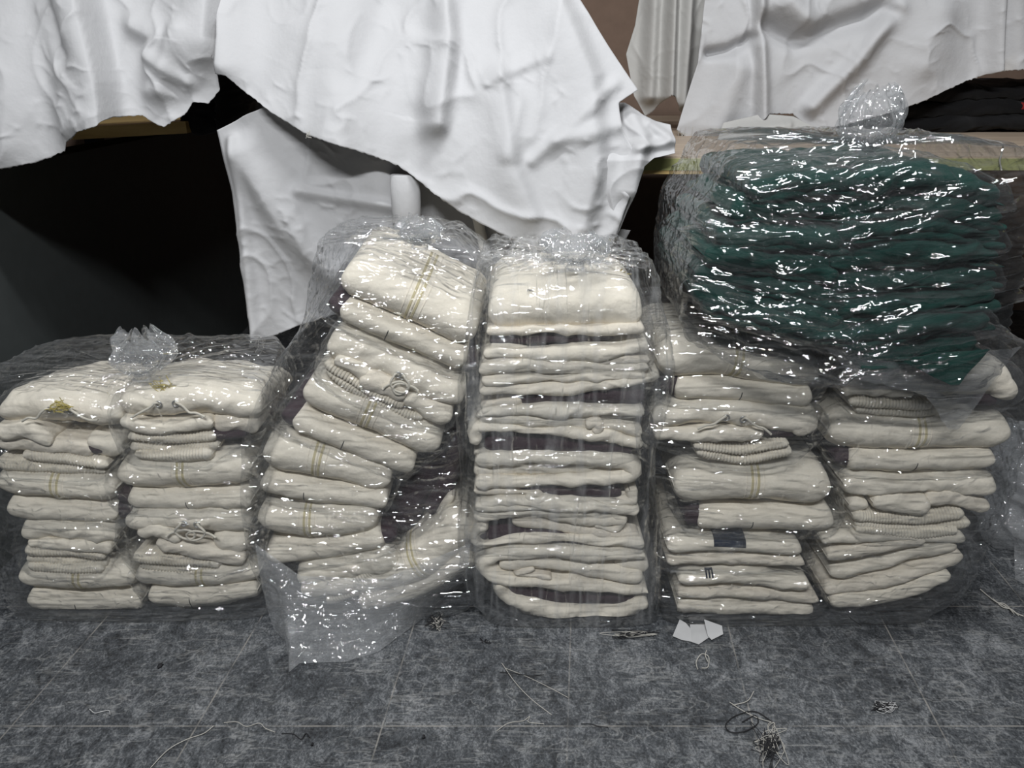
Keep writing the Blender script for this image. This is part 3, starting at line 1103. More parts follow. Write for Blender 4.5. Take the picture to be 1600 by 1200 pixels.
# ================================================================== the setting
fl = mesh_obj('floor', [(-3, -1.6, 0), (3.2, -1.6, 0), (3.2, 3.4, 0), (-3, 3.4, 0)], [(0, 1, 2, 3)], M['floor'], smooth=False)
structure(fl)
structure(box('wall_back', (-3, 3.3, 0), (3.2, 3.4, 2.8), M['wall']))
structure(box('wall_left', (-1.20, 1.15, 0.0), (-1.10, 3.3, 0.80), M['grey_wall']))
structure(box('ceiling', (-3, -1.6, 2.8), (3.2, 3.4, 2.85), M['ceil']))

TZ = 0.834
TY = 1.60
t = thing('work_table', 'long work table with wood top and olive green front edge behind the bags', 'table', (0.6, 2.2, 0))
box('table_top', (-0.55, TY + 0.004, TZ - 0.026), (1.75, 3.0, TZ), M['table_top'], t, (0.6, 2.2, 0))
box('front_edge_band', (-0.55, TY, TZ - 0.0265), (1.75, TY + 0.004, TZ - 0.004), M['edge_green'], t, (0.6, 2.2, 0))
box('lower_edge_strip', (-0.55, TY + 0.001, TZ - 0.034), (0.40, TY + 0.02, TZ - 0.026), M['edge_gold'], t, (0.6, 2.2, 0))
for x, y in ((-0.2, 2.95), (1.65, 1.75), (1.65, 2.95), (-0.2, 1.75)):
    box('leg', (x - 0.025, y - 0.025, 0), (x + 0.025, y + 0.025, TZ - 0.026), M['steel'], t, (0.6, 2.2, 0))
t = thing('wooden_bench', 'table board with golden wood edge showing below the left cloth', 'table', (-1.2, 2.0, 0))
A_, B_ = at_Y(60, 232, 1.72), at_Y(291, 199, 1.72)
V = []
for (p, dy) in ((A_, 0), (B_, 0), (B_, 1.45), (A_, 1.45)):
    for dz in (-0.012, 0.012):
        V.append((p[0] if p is B_ else p[0] - 0.7, p[1] + dy, p[2] + dz - (0.0 if p is B_ else 0.012)))
mesh_obj('board', V, [(0, 2, 4, 6), (7, 5, 3, 1), (0, 1, 3, 2), (2, 3, 5, 4), (4, 5, 7, 6), (6, 7, 1, 0)], M['edge_gold'], t, (-1.2, 2.0, 0), smooth=False)
for x, y in ((-1.55, 1.78), (-1.55, 3.0)):
    box('leg', (x - 0.025, y - 0.025, 0), (x + 0.025, y + 0.025, 0.852), M['steel'], t, (-1.2, 2.0, 0))

p = Pack('dark_bundle', 'black garment bundle in the gap between the left sheet and the widest sheet', None, 'table', (325, 205), 1.735, cat='garment')
f = fold_px([(296, 128), (300, 160), (306, 212)], 66, 1.735, 0.22, seed=77, wob=0.012, crease=0.008)
p.add('folded_body', f, 'black')
f = fold_px([(345, 100), (348, 160), (352, 222)], 56, 1.74, 0.2, seed=78, wob=0.012, crease=0.008)
p.add('hanging_sleeve', f, 'black')

# ================================================================== cloths


def prof_main(z):
    return 1.485 + 0.75 * 0.07 * np.log1p(np.exp(np.clip((z - 0.86) / 0.07, -20, 20)))


cloth('draped_sheet', 'widest white sheet with slanting raw hem, draped over the table centre',
      [(352, -60), (880, -60)],
      [(345, 116), (362, 120), (380, 140), (430, 178), (480, 207), (560, 233), (620, 258), (665, 290), (720, 330), (780, 362), (830, 386), (870, 394), (905, 391), (958, 388)],
      [(352, -60), (352, 60), (345, 116)],
      [(880, -60), (905, 0), (950, 70), (998, 140), (968, 160), (972, 200), (1000, 250), (986, 310), (958, 388)],
      prof_main,
      [([(690, -60), (705, 60), (690, 190)], 30, 12, 0.030), ([(352, -20), (352, 100)], 20, 40, 0.03),
       ([(520, -40), (545, 110), (525, 235)], 60, 50, 0.022), ([(860, -20), (920, 120), (930, 260), (900, 390)], 55, 20, 0.026),
       ([(600, 10), (560, 120)], 25, 40, -0.012), ([(780, 120), (800, 260), (830, 330)], 30, 14, 0.014),
       ([(640, 330), (655, 190), (640, 250)], 22, 30, -0.010), ([(430, 170), (470, 60)], 40, 30, 0.010),
       ([(870, 220), (990, 190)], 14, 12, 0.008), ([(760, 130), (850, 90)], 10, 14, 0.006), ([(830, 250), (960, 130)], 12, 9, 0.007)],
      'white', 11, crumple=0.021, cs=7, wave=0.03)


def prof_left(z):
    return 1.56 + 0.45 * 0.06 * np.log1p(np.exp(np.clip((z - 0.90) / 0.06, -20, 20)))


cloth('draped_sheet', 'white sheet hanging at the far left over the golden wood edge',
      [(-90, -60), (372, -60)],
      [(-90, 282), (0, 265), (60, 254), (108, 236), (116, 222), (150, 205), (187, 195), (192, 182), (222, 180), (240, 192), (256, 199), (290, 178), (302, 160), (325, 162), (343, 140), (340, 118), (350, 92)],
      [(-90, -60), (-90, 282)],
      [(372, -60), (362, 20), (350, 92)],
      prof_left,
      [([(140, -60), (160, 40), (180, 130), (188, 200)], 45, 7, 0.050), ([(345, -60), (338, 20), (334, 60)], 85, 16, 0.045),
       ([(95, -40), (110, 60), (125, 190)], 25, 40, 0.018), ([(30, -40), (20, 220)], 60, 60, 0.02),
       ([(215, 40), (250, 60), (240, 140)], 16, 26, 0.014), ([(290, 50), (260, 140)], 14, 20, 0.012), ([(240, 90), (300, 130)], 10, 14, 0.008),
       ([(90, -20), (120, 90)], 14, 14, -0.014)],
      'white', 23, crumple=0.014, cs=7, wave=0.012)


def prof_back(z):
    return np.full_like(z, 1.588)


cloth('hanging_sheet', 'shaded white sheet hanging below the table, behind the slanting hem',
      [(338, 203), (420, 165), (500, 190), (620, 235), (780, 330), (985, 360)],
      [(398, 533), (430, 524), (470, 508), (560, 480), (700, 470), (940, 460)],
      [(338, 203), (362, 300), (380, 430), (398, 533)],
      [(985, 360), (960, 410), (940, 460)],
      prof_back,
      [([(365, 220), (380, 330), (400, 530)], 9, 9, 0.010), ([(380, 250), (450, 360), (520, 430)], 20, 40, 0.022), ([(600, 260), (600, 430)], 40, 40, 0.020),
       ([(470, 300), (640, 330)], 10, 8, 0.008), ([(770, 330), (800, 440)], 30, 40, 0.02), ([(880, 330), (900, 440)], 30, 30, 0.02)],
      'white', 31, crumple=0.013, cs=9)


def prof_flap(z):
    return np.where(z > 0.83, 1.545 + (z - 0.83) * 1.2, 1.545)


cloth('crumpled_sheet', 'white sheet corner lying on the table edge, under the largest sheet',
      [(900, 150), (972, 166), (1020, 190), (1046, 196)],
      [(880, 385), (920, 392), (950, 392)],
      [(900, 150), (890, 280), (880, 385)],
      [(1046, 196), (1050, 212), (1054, 240), (1020, 248), (1003, 262), (985, 315), (950, 392)],
      prof_flap,
      [([(975, 170), (1000, 215), (985, 300)], 20, 14, 0.020), ([(1010, 195), (1040, 215)], 8, 8, 0.012), ([(990, 235), (1050, 222)], 8, 8, 0.012), ([(940, 230), (960, 380)], 26, 26, 0.016)],
      'white', 41, crumple=0.009, cs=10, nu=120, nv=120)


def prof_right(z):
    return np.where(z > 0.86, 2.10 + (z - 0.86) * 0.12, 2.10)


cloth('draped_sheet', 'white sheet with one straight crease, hanging at right above the green garments',
      [(1108, -60), (1188, -60), (1568, -60)],
      [(1057, 203), (1075, 216), (1112, 220), (1135, 206), (1175, 192), (1195, 178), (1240, 178), (1268, 203), (1300, 200), (1380, 180), (1440, 160), (1480, 141), (1530, 122), (1564, 110)],
      [(1108, -60), (1090, 100), (1057, 203)],
      [(1568, -60), (1564, 110)],
      prof_right,
      [([(1183, -60), (1182, 60), (1186, 190)], 7, 12, 0.030), ([(1195, 40), (1240, 62), (1290, 50), (1390, 15)], 16, 18, -0.030), ([(1230, 5), (1260, 40)], 22, 26, 0.03),
       ([(1110, 85), (1140, 80), (1175, 60)], 8, 10, -0.022), ([(1265, 165), (1330, 100), (1400, 10)], 16, 10, 0.022), ([(1120, 200), (1150, 110)], 24, 24, 0.02),
       ([(1440, 100), (1470, 20)], 26, 26, 0.012), ([(1560, -60), (1560, 110)], 12, 16, 0.02), ([(1530, -40), (1520, 120)], 40, 30, -0.012)],
      'white', 53, crumple=0.012, cs=6, wave=0.02)
cloth('draped_sheet', 'narrow grey-shaded white sheet with frayed hem beside the brown wall',
      [(1008, -60), (1112, -60)],
      [(1008, 182), (1022, 172), (1032, 158), (1040, 148), (1050, 152), (1058, 172), (1078, 185)],
      [(1008, -60), (992, 40), (978, 85), (990, 150), (1008, 182)],
      [(1112, -60), (1100, 60), (1078, 185)],
      lambda z: np.full_like(z, 2.28),
      [([(1022, -60), (1012, 150)], 12, 12, 0.03), ([(1048, -60), (1040, 150)], 12, 9, 0.05), ([(1076, -60), (1062, 160)], 14, 10, 0.04)],
      'ecru', 61, crumple=0.006, cs=9, nu=110, nv=100)
cloth('draped_sheet', 'strip of white sheet cut off by the right edge, over dark garments',
      [(1563, -60), (1700, -60)], [(1560, 112), (1600, 108), (1700, 100)], [(1563, -60), (1560, 112)], [(1700, -60), (1700, 100)],
      lambda z: np.full_like(z, 2.13), [([(1590, -60), (1590, 110)], 16, 16, 0.012), ([(1640, -60), (1640, 110)], 26, 26, 0.03)], 'white', 67, crumple=0.010, cs=7, nu=90, nv=100)
cloth('folded_sheet', 'small off-white folded sheet lying on the table under the creased sheet',
      [(1130, 192), (1190, 178), (1240, 182), (1275, 200)], [(1120, 222), (1200, 226), (1290, 222)], [(1130, 192), (1120, 222)], [(1275, 200), (1290, 222)],
      lambda z: np.clip(2.00 + (z - 0.845) * 2.0, 1.9, 2.2), [([(1150, 205), (1230, 195)], 8, 8, 0.012)], 'ecru', 71, crumple=0.006, cs=12, nu=80, nv=40)



def fringe(ob, o, px, Y, n, seed, drop=(6, 20), spread=14):
    rg = np.random.default_rng(seed)
    for k in range(n):
        x, y = px[0] + rg.normal() * spread, px[1] + rg.normal() * 2
        L_ = rg.uniform(*drop)
        pts = [at_Y(x, y - 4, Y), at_Y(x + rg.normal() * 3, y + L_ * 0.5, Y - 0.003), at_Y(x + rg.normal() * 5, y + L_, Y - 0.002)]
        V, Fc = tube_mesh([catmull(np.array(pts), 14)], 0.0005, 5)
        mesh_obj('frayed_thread', V, Fc, M['thread'], ob, o)


SH = {o['label'].split()[0] + str(i): o for i, o in enumerate([q for q in COL.objects if q.get('category') == 'cloth'])}
for q in list(SH.values()):
    lb = q['label']
    if 'slanting raw hem' in lb:
        fringe(q, q.location, (480, 209), 1.47, 4, 1, (4, 10), 7)
    elif 'shaded white sheet' in lb:
        fringe(q, q.location, (404, 531), 1.57, 5, 2, (8, 24), 8)
    elif 'straight crease' in lb:
        fringe(q, q.location, (1066, 208), 2.09, 8, 3, (5, 16), 8)
    elif 'frayed hem' in lb:
        fringe(q, q.location, (1042, 152), 2.26, 10, 4, (10, 30), 7)

# things under and behind the sheets
rb = at_Y(635, 352, 1.53)
prof = [(0.0, 0), (0.021, 0), (0.023, 0.004), (0.023, 0.20), (0.021, 0.204), (0.0, 0.204)]
rt = thing('fabric_roll', 'white fabric roll standing upright beneath the slanting sheet hem', 'fabric roll', (rb[0], 1.535, 0.66))
a = np.linspace(0, 2 * math.pi, 40, endpoint=False)
V, Fc = [], []
for r, z in prof:
    rr = r * (1.25 + 0.05 * np.cos(3 * a))
    V += np.stack([rb[0] + rr * np.cos(a), 1.535 + rr * 0.7 * np.sin(a), 0 * a + rb[2] - 0.005 + z * 0.50], -1).tolist()
mesh_obj('rolled_fabric', V, grid_faces(len(prof), 40, True), M['white'], rt, (rb[0], 1.535, 0.66))
p0, p1 = at_Y(741, 318, 1.55), at_Y(771, 452, 1.545)
V, Fc = tube_mesh([np.stack([p0 * (1 - t) + p1 * t for t in np.linspace(0, 1, 12)])], 0.0105, 20)
pt = thing('card_tube', 'thin white tube leaning between the two middle stacks of bags', 'tube', p1)
mesh_obj('tube', V, Fc, M['pole'], pt, p1)
p2 = p0 + (p1 - p0) * 3.9
V, Fc = tube_mesh([np.stack([p1 * (1 - t) + p2 * t for t in np.linspace(0, 1, 12)])], 0.0095, 20)
mesh_obj('tube_foot', V, Fc, M['pole'], pt, p1)

# dark garments on the table at right
DK = ['lowest dark garment of the pile on the table at far right', 'middle dark garment of the pile on the table at far right', 'topmost dark garment of the pile on the table at far right, under the sheet']
for k, (pts, th) in enumerate((([(1350, 194), (1450, 196), (1560, 192), (1680, 190)], 24), ([(1380, 170), (1480, 172), (1580, 168), (1680, 168)], 26), ([(1400, 143), (1500, 146), (1590, 142), (1680, 144)], 28))):
    p = Pack('folded_garment', DK[k], 'dark garments piled on the table', 'table', (1500, pts[0][1] + 12), 2.2)
    f = fold_px(pts, th, 2.2, 0.4, seed=p.seed, wob=0.010, crease=0.006)
    p.add('folded_body', f, 'black')
    if k == 1:
        p.raw('red_trim', f.patch(0.725, 0.75, 0.18, 0.30, 0.001), 'red')

# white cord at the table edge
cp = [at_Z(1440, 212, TZ + 0.003), at_Z(1475, 216, TZ + 0.003), at_Z(1520, 219, TZ + 0.003), at_Y(1560, 222, TY - 0.004), at_Y(1567, 232, TY - 0.006), at_Y(1562, 250, TY - 0.006), at_Y(1565, 266, TY - 0.006)]
V, Fc = tube_mesh([catmull(np.array(cp), 60)], 0.0016, 7)
tag(mesh_obj('thin_cord', V, Fc, M['thread'], None, cp[2]), 'thin white cord lying on the table and dangling over its olive edge at right', 'cord')

# ================================================================== bag 1 : two low columns at the left
Y1 = 1.240
G1 = None
zip_pack('zip jacket at the bottom of the left column in the leftmost bag', 'b1', Y1, [(22, 902), (110, 903), (205, 902)], 42, [(38, 936), (120, 941), (218, 938)], 32, zu=0.52, tick=0.42, tape=True)
hood_pack('hoodie with stacked ribbed hems, third from top in the left column of the leftmost bag', 'b1', Y1, [(28, 832), (90, 826), (178, 838)], 34, [[(36, 856), (100, 858), (160, 868)], [(38, 868), (100, 871), (165, 878)], [(40, 880), (100, 884), (160, 884)]], 13, flap=[([(40, 842), (100, 848), (172, 852)], 14, 0.0)], cords=False)
zip_pack('zip jacket second from top in the left column of the leftmost bag', 'b1', Y1, [(-14, 752), (80, 758), (176, 762)], 44, [(6, 792), (90, 797), (180, 800)], 38, zu=0.50, tick_on=False, lining='r')
p = hood_pack('hoodie with yellow thread tuft on top of the left column in the leftmost bag', 'b1', Y1, [(-10, 645), (60, 628), (120, 634), (185, 646)], 56, [[(30, 706), (90, 712), (165, 724)], [(-10, 718), (70, 727), (160, 733)]], 18, flap=[([(-12, 672), (40, 668), (75, 690)], 22, -0.004), ([(-8, 690), (60, 690), (140, 700)], 26, 0.004), ([(130, 690), (160, 692), (186, 700)], 40, 0.006)], eye=(0.48, 0.62), lift=-0.045, lining=[([(130, 694), (158, 698)], 20)])
yellow_tuft(p, (92, 628), Y1 - 0.012)
zip_pack('zip jacket at the bottom of the right column in the leftmost bag', 'b1', Y1, [(206, 900), (300, 902), (402, 895)], 36, [(228, 930), (310, 931), (400, 920)], 34, zu=0.52, tick=0.38)
hood_pack('hoodie with knotted drawstring, third from top in the right column of the leftmost bag', 'b1', Y1, [(190, 815), (260, 808), (330, 812), (388, 816)], 46, [[(205, 866), (270, 872), (340, 880)], [(215, 878), (270, 884), (345, 884)]], 14, flap=[([(212, 830), (240, 824), (280, 840)], 16, -0.003), ([(240, 845), (310, 858), (380, 872)], 26, -0.002), ([(330, 835), (385, 850)], 34, 0.006)], eye=(0.50, 0.60), bow=True)
zip_pack('zip jacket second from top in the right column of the leftmost bag', 'b1', Y1, [(176, 741), (280, 740), (388, 730)], 56, [(196, 778), (290, 780), (390, 780)], 34, zu=0.49, tick=0.48, lining='l')
p = hood_pack('hoodie with yellow thread tuft on top of the right column in the leftmost bag', 'b1', Y1, [(182, 628), (240, 622), (310, 620), (372, 630), (404, 640)], 50, [[(196, 678), (260, 680), (335, 676)], [(200, 693), (260, 697), (340, 690)], [(206, 705), (262, 708), (330, 704)]], 15, flap=[([(184, 652), (240, 664), (330, 656)], 18, -0.003), ([(330, 660), (368, 655), (400, 668)], 34, 0.008)], eye=(0.30, 0.42), lift=-0.045, lining=[([(330, 675), (382, 672)], 18)])
yellow_tuft(p, (254, 598), Y1 + 0.012)

# ================================================================== bag 2 : the tilted stack
Y2 = 1.245
zip_pack('zip jacket on top of the tilted stack, its zip running down the fold', 'b2', Y2, [(530, 428), (640, 470), (742, 520)], 62, [(530, 475), (630, 520), (728, 560)], 42, zu=0.52, tick=0.38, lift=0.022, lining='lr', D=0.25)
hood_pack('hoodie with knotted cord second from the top of the tilted stack', 'b2', Y2, [(508, 535), (580, 555), (650, 588), (722, 622)], 58, [[(506, 560), (560, 595), (630, 628)], [(508, 572), (560, 608), (630, 640), (660, 648)]], 14, flap=[([(520, 556), (548, 566), (575, 590)], 24, -0.004), ([(560, 585), (600, 600), (632, 616)], 30, -0.006), ([(630, 614), (670, 636), (705, 650)], 32, 0.0)], eye=(0.52, 0.55), bow=True, loose=0.8, lining=[([(660, 636), (694, 650)], 22)])
zip_pack('zip jacket third in the tilted stack, just below the hoodie with a knotted cord', 'b2', Y2, [(470, 606), (580, 648), (686, 696)], 58, [(455, 652), (550, 690), (645, 728)], 42, zu=0.46, tick=0.42, lining='l')
zip_pack('zip jacket fourth in the tilted stack, sloping gently to the right', 'b2', Y2, [(406, 706), (500, 722), (608, 752)], 62, [(404, 752), (500, 768), (604, 780)], 36, zu=0.42, tick_on=True, tick=0.35)
zip_pack('zip jacket fifth in the tilted stack, lying level under the sloping ones', 'b2', Y2, [(398, 808), (490, 816), (588, 808)], 56, [(414, 866), (500, 856), (598, 840)], 40, zu=0.42, tick_on=False, lining='r')
hood_pack('crumpled hoodie at the bottom of the tilted stack with hem facing out', 'b2', Y2, [(462, 906), (510, 894), (570, 885), (620, 872)], 46, [[(500, 925), (550, 905), (600, 880)], [(508, 936), (560, 920), (620, 905)]], 15, flap=[([(468, 922), (520, 915), (580, 912)], 28, 0.0)], cords=False)
zip_pack('zip jacket bent upward at the lower right of the tilted stack', 'b2', Y2 - 0.004, [(560, 914), (640, 892), (700, 850), (728, 808)], 52, [(560, 938), (650, 924), (705, 890), (738, 868)], 24, zu=0.46, tick_on=False)
flat_pack('dark-lined garment folded upright at the right of the tilted stack', 'b2', Y2 + 0.05, [[9, (650, 850), (680, 815), (706, 768)]], 9, lin=[([(618, 830), (645, 775), (690, 700)], 44), ([(672, 800), (700, 740), (716, 660)], 30)], D=0.2)

# ================================================================== bag 3 : upright stack in the middle
Y3 = 1.222
G3 = 'cream dark-lined garments folded in the upright middle stack'


def cfold(label, outer, t, layers, lin, patch=None, D=0.27):
    """one garment seen on its folded edge: a long outer sheet that doubles back, layers inside it and a dark lining"""
    p = Pack('folded_hoodie', label, G3, 'b3', (880, max(q[1] for o_ in outer for q in o_) + t / 2), Y3)
    for k, pts in enumerate(outer):
        p.add('outer_fold', fold_px(pts, t * 1.2, Y3 + 0.003 * k, D, seed=p.seed + k, wob=0.010, crease=0.0045, bulge=0.6), 'cream')
    for k, (pts, tt) in enumerate(layers):
        p.add('inner_fold', fold_px(pts, tt * 1.15, Y3 + 0.002 + 0.005 * ((k * 5 + len(label)) % 3), D * 0.95, dome=0.016 if tt > 50 else 0.0, seed=p.seed + 10 + k, wob=0.009, crease=0.004, bulge=0.6), 'cream2' if k % 2 else 'cream')
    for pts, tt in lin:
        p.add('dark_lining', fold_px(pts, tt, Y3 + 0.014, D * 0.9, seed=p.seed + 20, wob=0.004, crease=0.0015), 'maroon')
    p.wrap(fin=0.006, amp=0.003)
    return p


cfold('bottom garment of the upright middle stack, with a wide dark opening above the hem', [[(1010, 866), (900, 862), (800, 862), (762, 872), (758, 890), (790, 905), (860, 910), (1014, 922)], [(775, 912), (800, 935), (880, 955), (960, 953), (1014, 938)]], 14,
      [([(780, 880), (850, 878), (940, 890), (1005, 900)], 17), ([(835, 884), (810, 892), (862, 900)], 9), ([(960, 880), (1015, 884)], 30), ([(850, 952), (900, 958), (960, 955)], 8)], [([(775, 918), (850, 930), (1010, 936)], 26)])
cfold('fifth garment down the upright middle stack, dark slot at its left', [[(1000, 792), (900, 786), (800, 780), (748, 786)], [(1008, 846), (900, 838), (800, 842), (752, 850), (742, 832), (760, 816)]], 13,
      [([(740, 803), (820, 798), (900, 806), (980, 812)], 20), ([(800, 808), (880, 820), (1000, 838)], 17), ([(930, 815), (960, 824), (975, 808), (955, 800)], 9)], [([(748, 832), (850, 832), (960, 846)], 26)])
cfold('fourth garment down the upright middle stack, dark slot tapering to the right', [[(742, 716), (850, 712), (960, 716), (990, 728), (980, 742), (900, 746), (742, 752)], [(985, 760), (990, 775), (960, 783), (850, 778), (820, 772)]], 14,
      [([(740, 732), (830, 726), (920, 732), (975, 736)], 17), ([(740, 762), (800, 762), (850, 770)], 9), ([(742, 786), (850, 788), (960, 790)], 8)], [([(770, 760), (870, 764), (972, 768)], 24)])
cfold('third garment down the upright middle stack, with a curled roll at its right', [[(1008, 640), (900, 638), (800, 636), (745, 645)], [(745, 690), (742, 672), (756, 662), (850, 668), (940, 676), (1005, 690)]], 13,
      [([(748, 652), (850, 652), (960, 662), (1004, 672)], 16), ([(916, 660), (932, 654), (936, 664), (926, 668)], 8), ([(740, 702), (850, 708), (930, 712)], 8)], [([(756, 690), (880, 692), (990, 698)], 26)])
cfold('second garment down the upright middle stack, with a maroon gap below it', [[(1015, 570), (900, 568), (800, 566), (748, 575)], [(748, 604), (850, 602), (940, 596), (1018, 585), (1020, 574)]], 15,
      [([(752, 588), (850, 584), (1010, 582)], 14), ([(750, 628), (800, 626), (815, 618)], 12), ([(752, 636), (900, 636), (1008, 634)], 8)], [([(800, 618), (900, 612), (1010, 616)], 28)])
p = cfold('puffed garment on top of the upright middle stack', [[(755, 545), (850, 550), (940, 545), (1015, 535)]], 17,
          [([(762, 486), (850, 478), (930, 476), (1005, 488)], 58), ([(760, 512), (850, 510), (950, 510), (1008, 508)], 12), ([(766, 536), (800, 534), (826, 540)], 8), ([(752, 558), (850, 560), (1016, 556)], 10)], [([(765, 526), (850, 524), (960, 520)], 14), ([(780, 546), (815, 546)], 12)])
yellow_tuft(p, (965, 424), Y3 + 0.09, 0.010)
# small printed mark on the puffed garment
mk = at_Y(828, 446, Y3 + 0.02)
p.raw('grey_print', tube_mesh([catmull(mk + np.array(q) * 0.001, 20) for q in ([(-4, 0, -1), (-3, 0, 2), (-1, 0, 1), (0, 0, -1)], [(0, 0, 2), (2, 0, 0), (4, 0, 2), (5, 0, -1)])], 0.0008, 6), 'grey')

# ================================================================== bag 4 : two columns at the right
Y4 = 1.224
flat_pack('thin folded garments with a small dark mark, bottom left of the wide right bag', 'b4', Y4, [[22, (1062, 904), (1160, 900), (1268, 914)], [16, (1060, 926), (1160, 924), (1282, 936)], [24, (1060, 945), (1160, 948), (1274, 950)]], 20, patch=(0, [((0.200, 0.212), (0.25, 0.36)), ((0.222, 0.234), (0.25, 0.36)), ((0.244, 0.256), (0.25, 0.36)), ((0.200, 0.256), (0.34, 0.37))], None, 'size_mark', 'navy'))
flat_pack('flat garment with a navy patch, left column of the wide right bag', 'b4', Y4, [[26, (1044, 852), (1150, 850), (1256, 858)], [18, (1044, 874), (1150, 872), (1260, 878)]], 22, patch=(0, (0.34, 0.57), (0.22, 0.44), 'navy_patch', 'navy'))
zip_pack('zip jacket with bright creases, third down the left column of the wide right bag', 'b4', Y4, [(1056, 760), (1180, 757), (1304, 764)], 64, [(1092, 811), (1200, 811), (1306, 812)], 38, zu=0.50, tick=0.40, lining='l')
hood_pack('hoodie with eyelets and scalloped hem, second down the left column of the wide right bag', 'b4', Y4, [(1022, 648), (1100, 642), (1200, 646), (1282, 656)], 42, [[(1086, 692), (1160, 700), (1235, 688)], [(1090, 703), (1165, 712), (1240, 700)]], 13, flap=[([(1024, 674), (1100, 676), (1196, 670)], 22, 0.0), ([(1240, 668), (1262, 660), (1280, 664)], 30, -0.004)], eye=(0.43, 0.53), lining=[([(1196, 668), (1250, 672)], 22)])
zip_pack('zip jacket atop the left column of the wide right bag, under the green garments', 'b4', Y4, [(1030, 560), (1150, 560), (1285, 585)], 62, [(1056, 602), (1160, 608), (1272, 618)], 40, zu=0.48, tick=0.48, lining='l')
flat_pack('slanting folded garments at the bottom right of the wide right bag', 'b4', Y4, [[24, (1300, 938), (1400, 930), (1490, 895)], [24, (1292, 922), (1400, 905), (1510, 866)], [26, (1300, 895), (1380, 880), (1440, 860), (1500, 850)], [20, (1296, 868), (1370, 856), (1450, 842)], [14, (1285, 838), (1400, 836), (1512, 838)]], 24)
hood_pack('hoodie with square flap over ribbed hem, in the right column of the wide bag', 'b4', Y4, [(1322, 752), (1400, 756), (1480, 752), (1562, 760)], 34, [[(1336, 800), (1420, 808), (1510, 798)], [(1338, 812), (1430, 822), (1520, 812)], [(1340, 822), (1430, 830), (1500, 824)]], 13, flap=[([(1368, 782), (1410, 784), (1458, 788)], 28, -0.006), ([(1450, 776), (1500, 776), (1550, 792)], 22, 0.0), ([(1330, 784), (1360, 786)], 24, 0.004)], cords=False)
zip_pack('zip jacket second down the right column of the wide right bag', 'b4', Y4, [(1300, 672), (1440, 676), (1588, 676)], 60, [(1330, 716), (1440, 718), (1560, 716)], 36, zu=0.50, tick=0.46, lining='l')
hood_pack('hoodie half hidden by a hanging film corner, atop the wide right bag', 'b4', Y4, [(1320, 594), (1400, 586), (1500, 590), (1590, 596)], 52, [[(1330, 622), (1400, 626), (1460, 628)], [(1340, 634), (1400, 638), (1470, 636)]], 14, flap=[([(1322, 606), (1380, 606), (1430, 610)], 14, -0.002), ([(1558, 590), (1576, 600), (1590, 618)], 34, -0.006)], cords=False, lining=[([(1530, 620), (1562, 622)], 22)])

# ================================================================== bag 5 : green garments on top
Y5 = 1.15
GG = 'dark green garments in the top bag'
GP = []
left_rows = [[(a + 22, b) for a, b in r] for r in [[(1150, 300), (1240, 285), (1320, 290)], [(1120, 335), (1210, 330), (1310, 335)], [(1098, 372), (1200, 372), (1300, 382)], [(1080, 402), (1180, 415), (1290, 432)], [(1066, 428), (1170, 448), (1290, 464)], [(1064, 454), (1170, 480), (1300, 500)], [(1078, 476), (1190, 503), (1310, 530)]]]
right_rows = [[(a - 14 * (a > 1500), b) for a, b in r] for r in [[(1335, 285), (1460, 280), (1580, 308)], [(1320, 325), (1450, 322), (1582, 342)], [(1310, 368), (1450, 356), (1580, 372)], [(1300, 414), (1440, 396), (1578, 402)], [(1300, 452), (1440, 434), (1576, 432)], [(1310, 490), (1440, 474), (1572, 464)], [(1320, 530), (1440, 514), (1565, 500)], [(1340, 560), (1440, 555), (1545, 535)]]]
ordinal = ['topmost', 'second', 'third', 'fourth', 'fifth', 'sixth', 'seventh', 'eighth']
for side, rows in (('left', left_rows), ('right', right_rows)):
    for k, r in enumerate(rows):
        last = k == len(rows) - 1
        nm = 'topmost' if k == 0 else ('lowest' if last else ordinal[k] + ' from the top')
        p = Pack('folded_garment', f'dark green folded garment, {nm} in the {side} half of the top bag', GG, 'b5', (r[1][0], r[1][1] + 18), Y5)
        f = fold_px(r, 36, Y5 + 0.012 * ((k * 5) % 3) / 2, 0.07 if last else 0.33, seed=p.seed, wob=0.012, crease=0.009, bulge=0.8)
        p.add('folded_body', f, 'green')
        pts2 = [(a + 6, b + 15) for a, b in r]
        p.add('inner_fold', fold_px(pts2, 9, Y5 + 0.010, 0.06 if last else 0.30, seed=p.seed + 3, wob=0.010, crease=0.006), 'green')
        if side == 'right' and last:
            g = [at_Y(1400, 560, Y5 - 0.01), at_Y(1545, 545, Y5 - 0.01), at_Y(1492, 602, Y5 - 0.02)]
            Pc = coons([g[0], g[1]], [g[2] + np.array([-0.006, 0, 0]), g[2] + np.array([0.006, 0, 0])], [g[0], g[2] + np.array([-0.006, 0, 0])], [g[1], g[2] + np.array([0.006, 0, 0])], 40, 30)
            Pc[..., 1] += 0.008 * fbm(Pc * 20, 5, 2)
            ob = p.raw('hanging_corner', (Pc.reshape(-1, 3), grid_faces(30, 40)), 'green')
            mm = ob.modifiers.new('thickness', 'SOLIDIFY')
            mm.thickness = 0.006
            p.pts.append(Pc.reshape(-1, 3))
        if k % 2 == 0:
            p.wrap(fin=0.0, amp=0.005)
        else:
            p.nowrap()

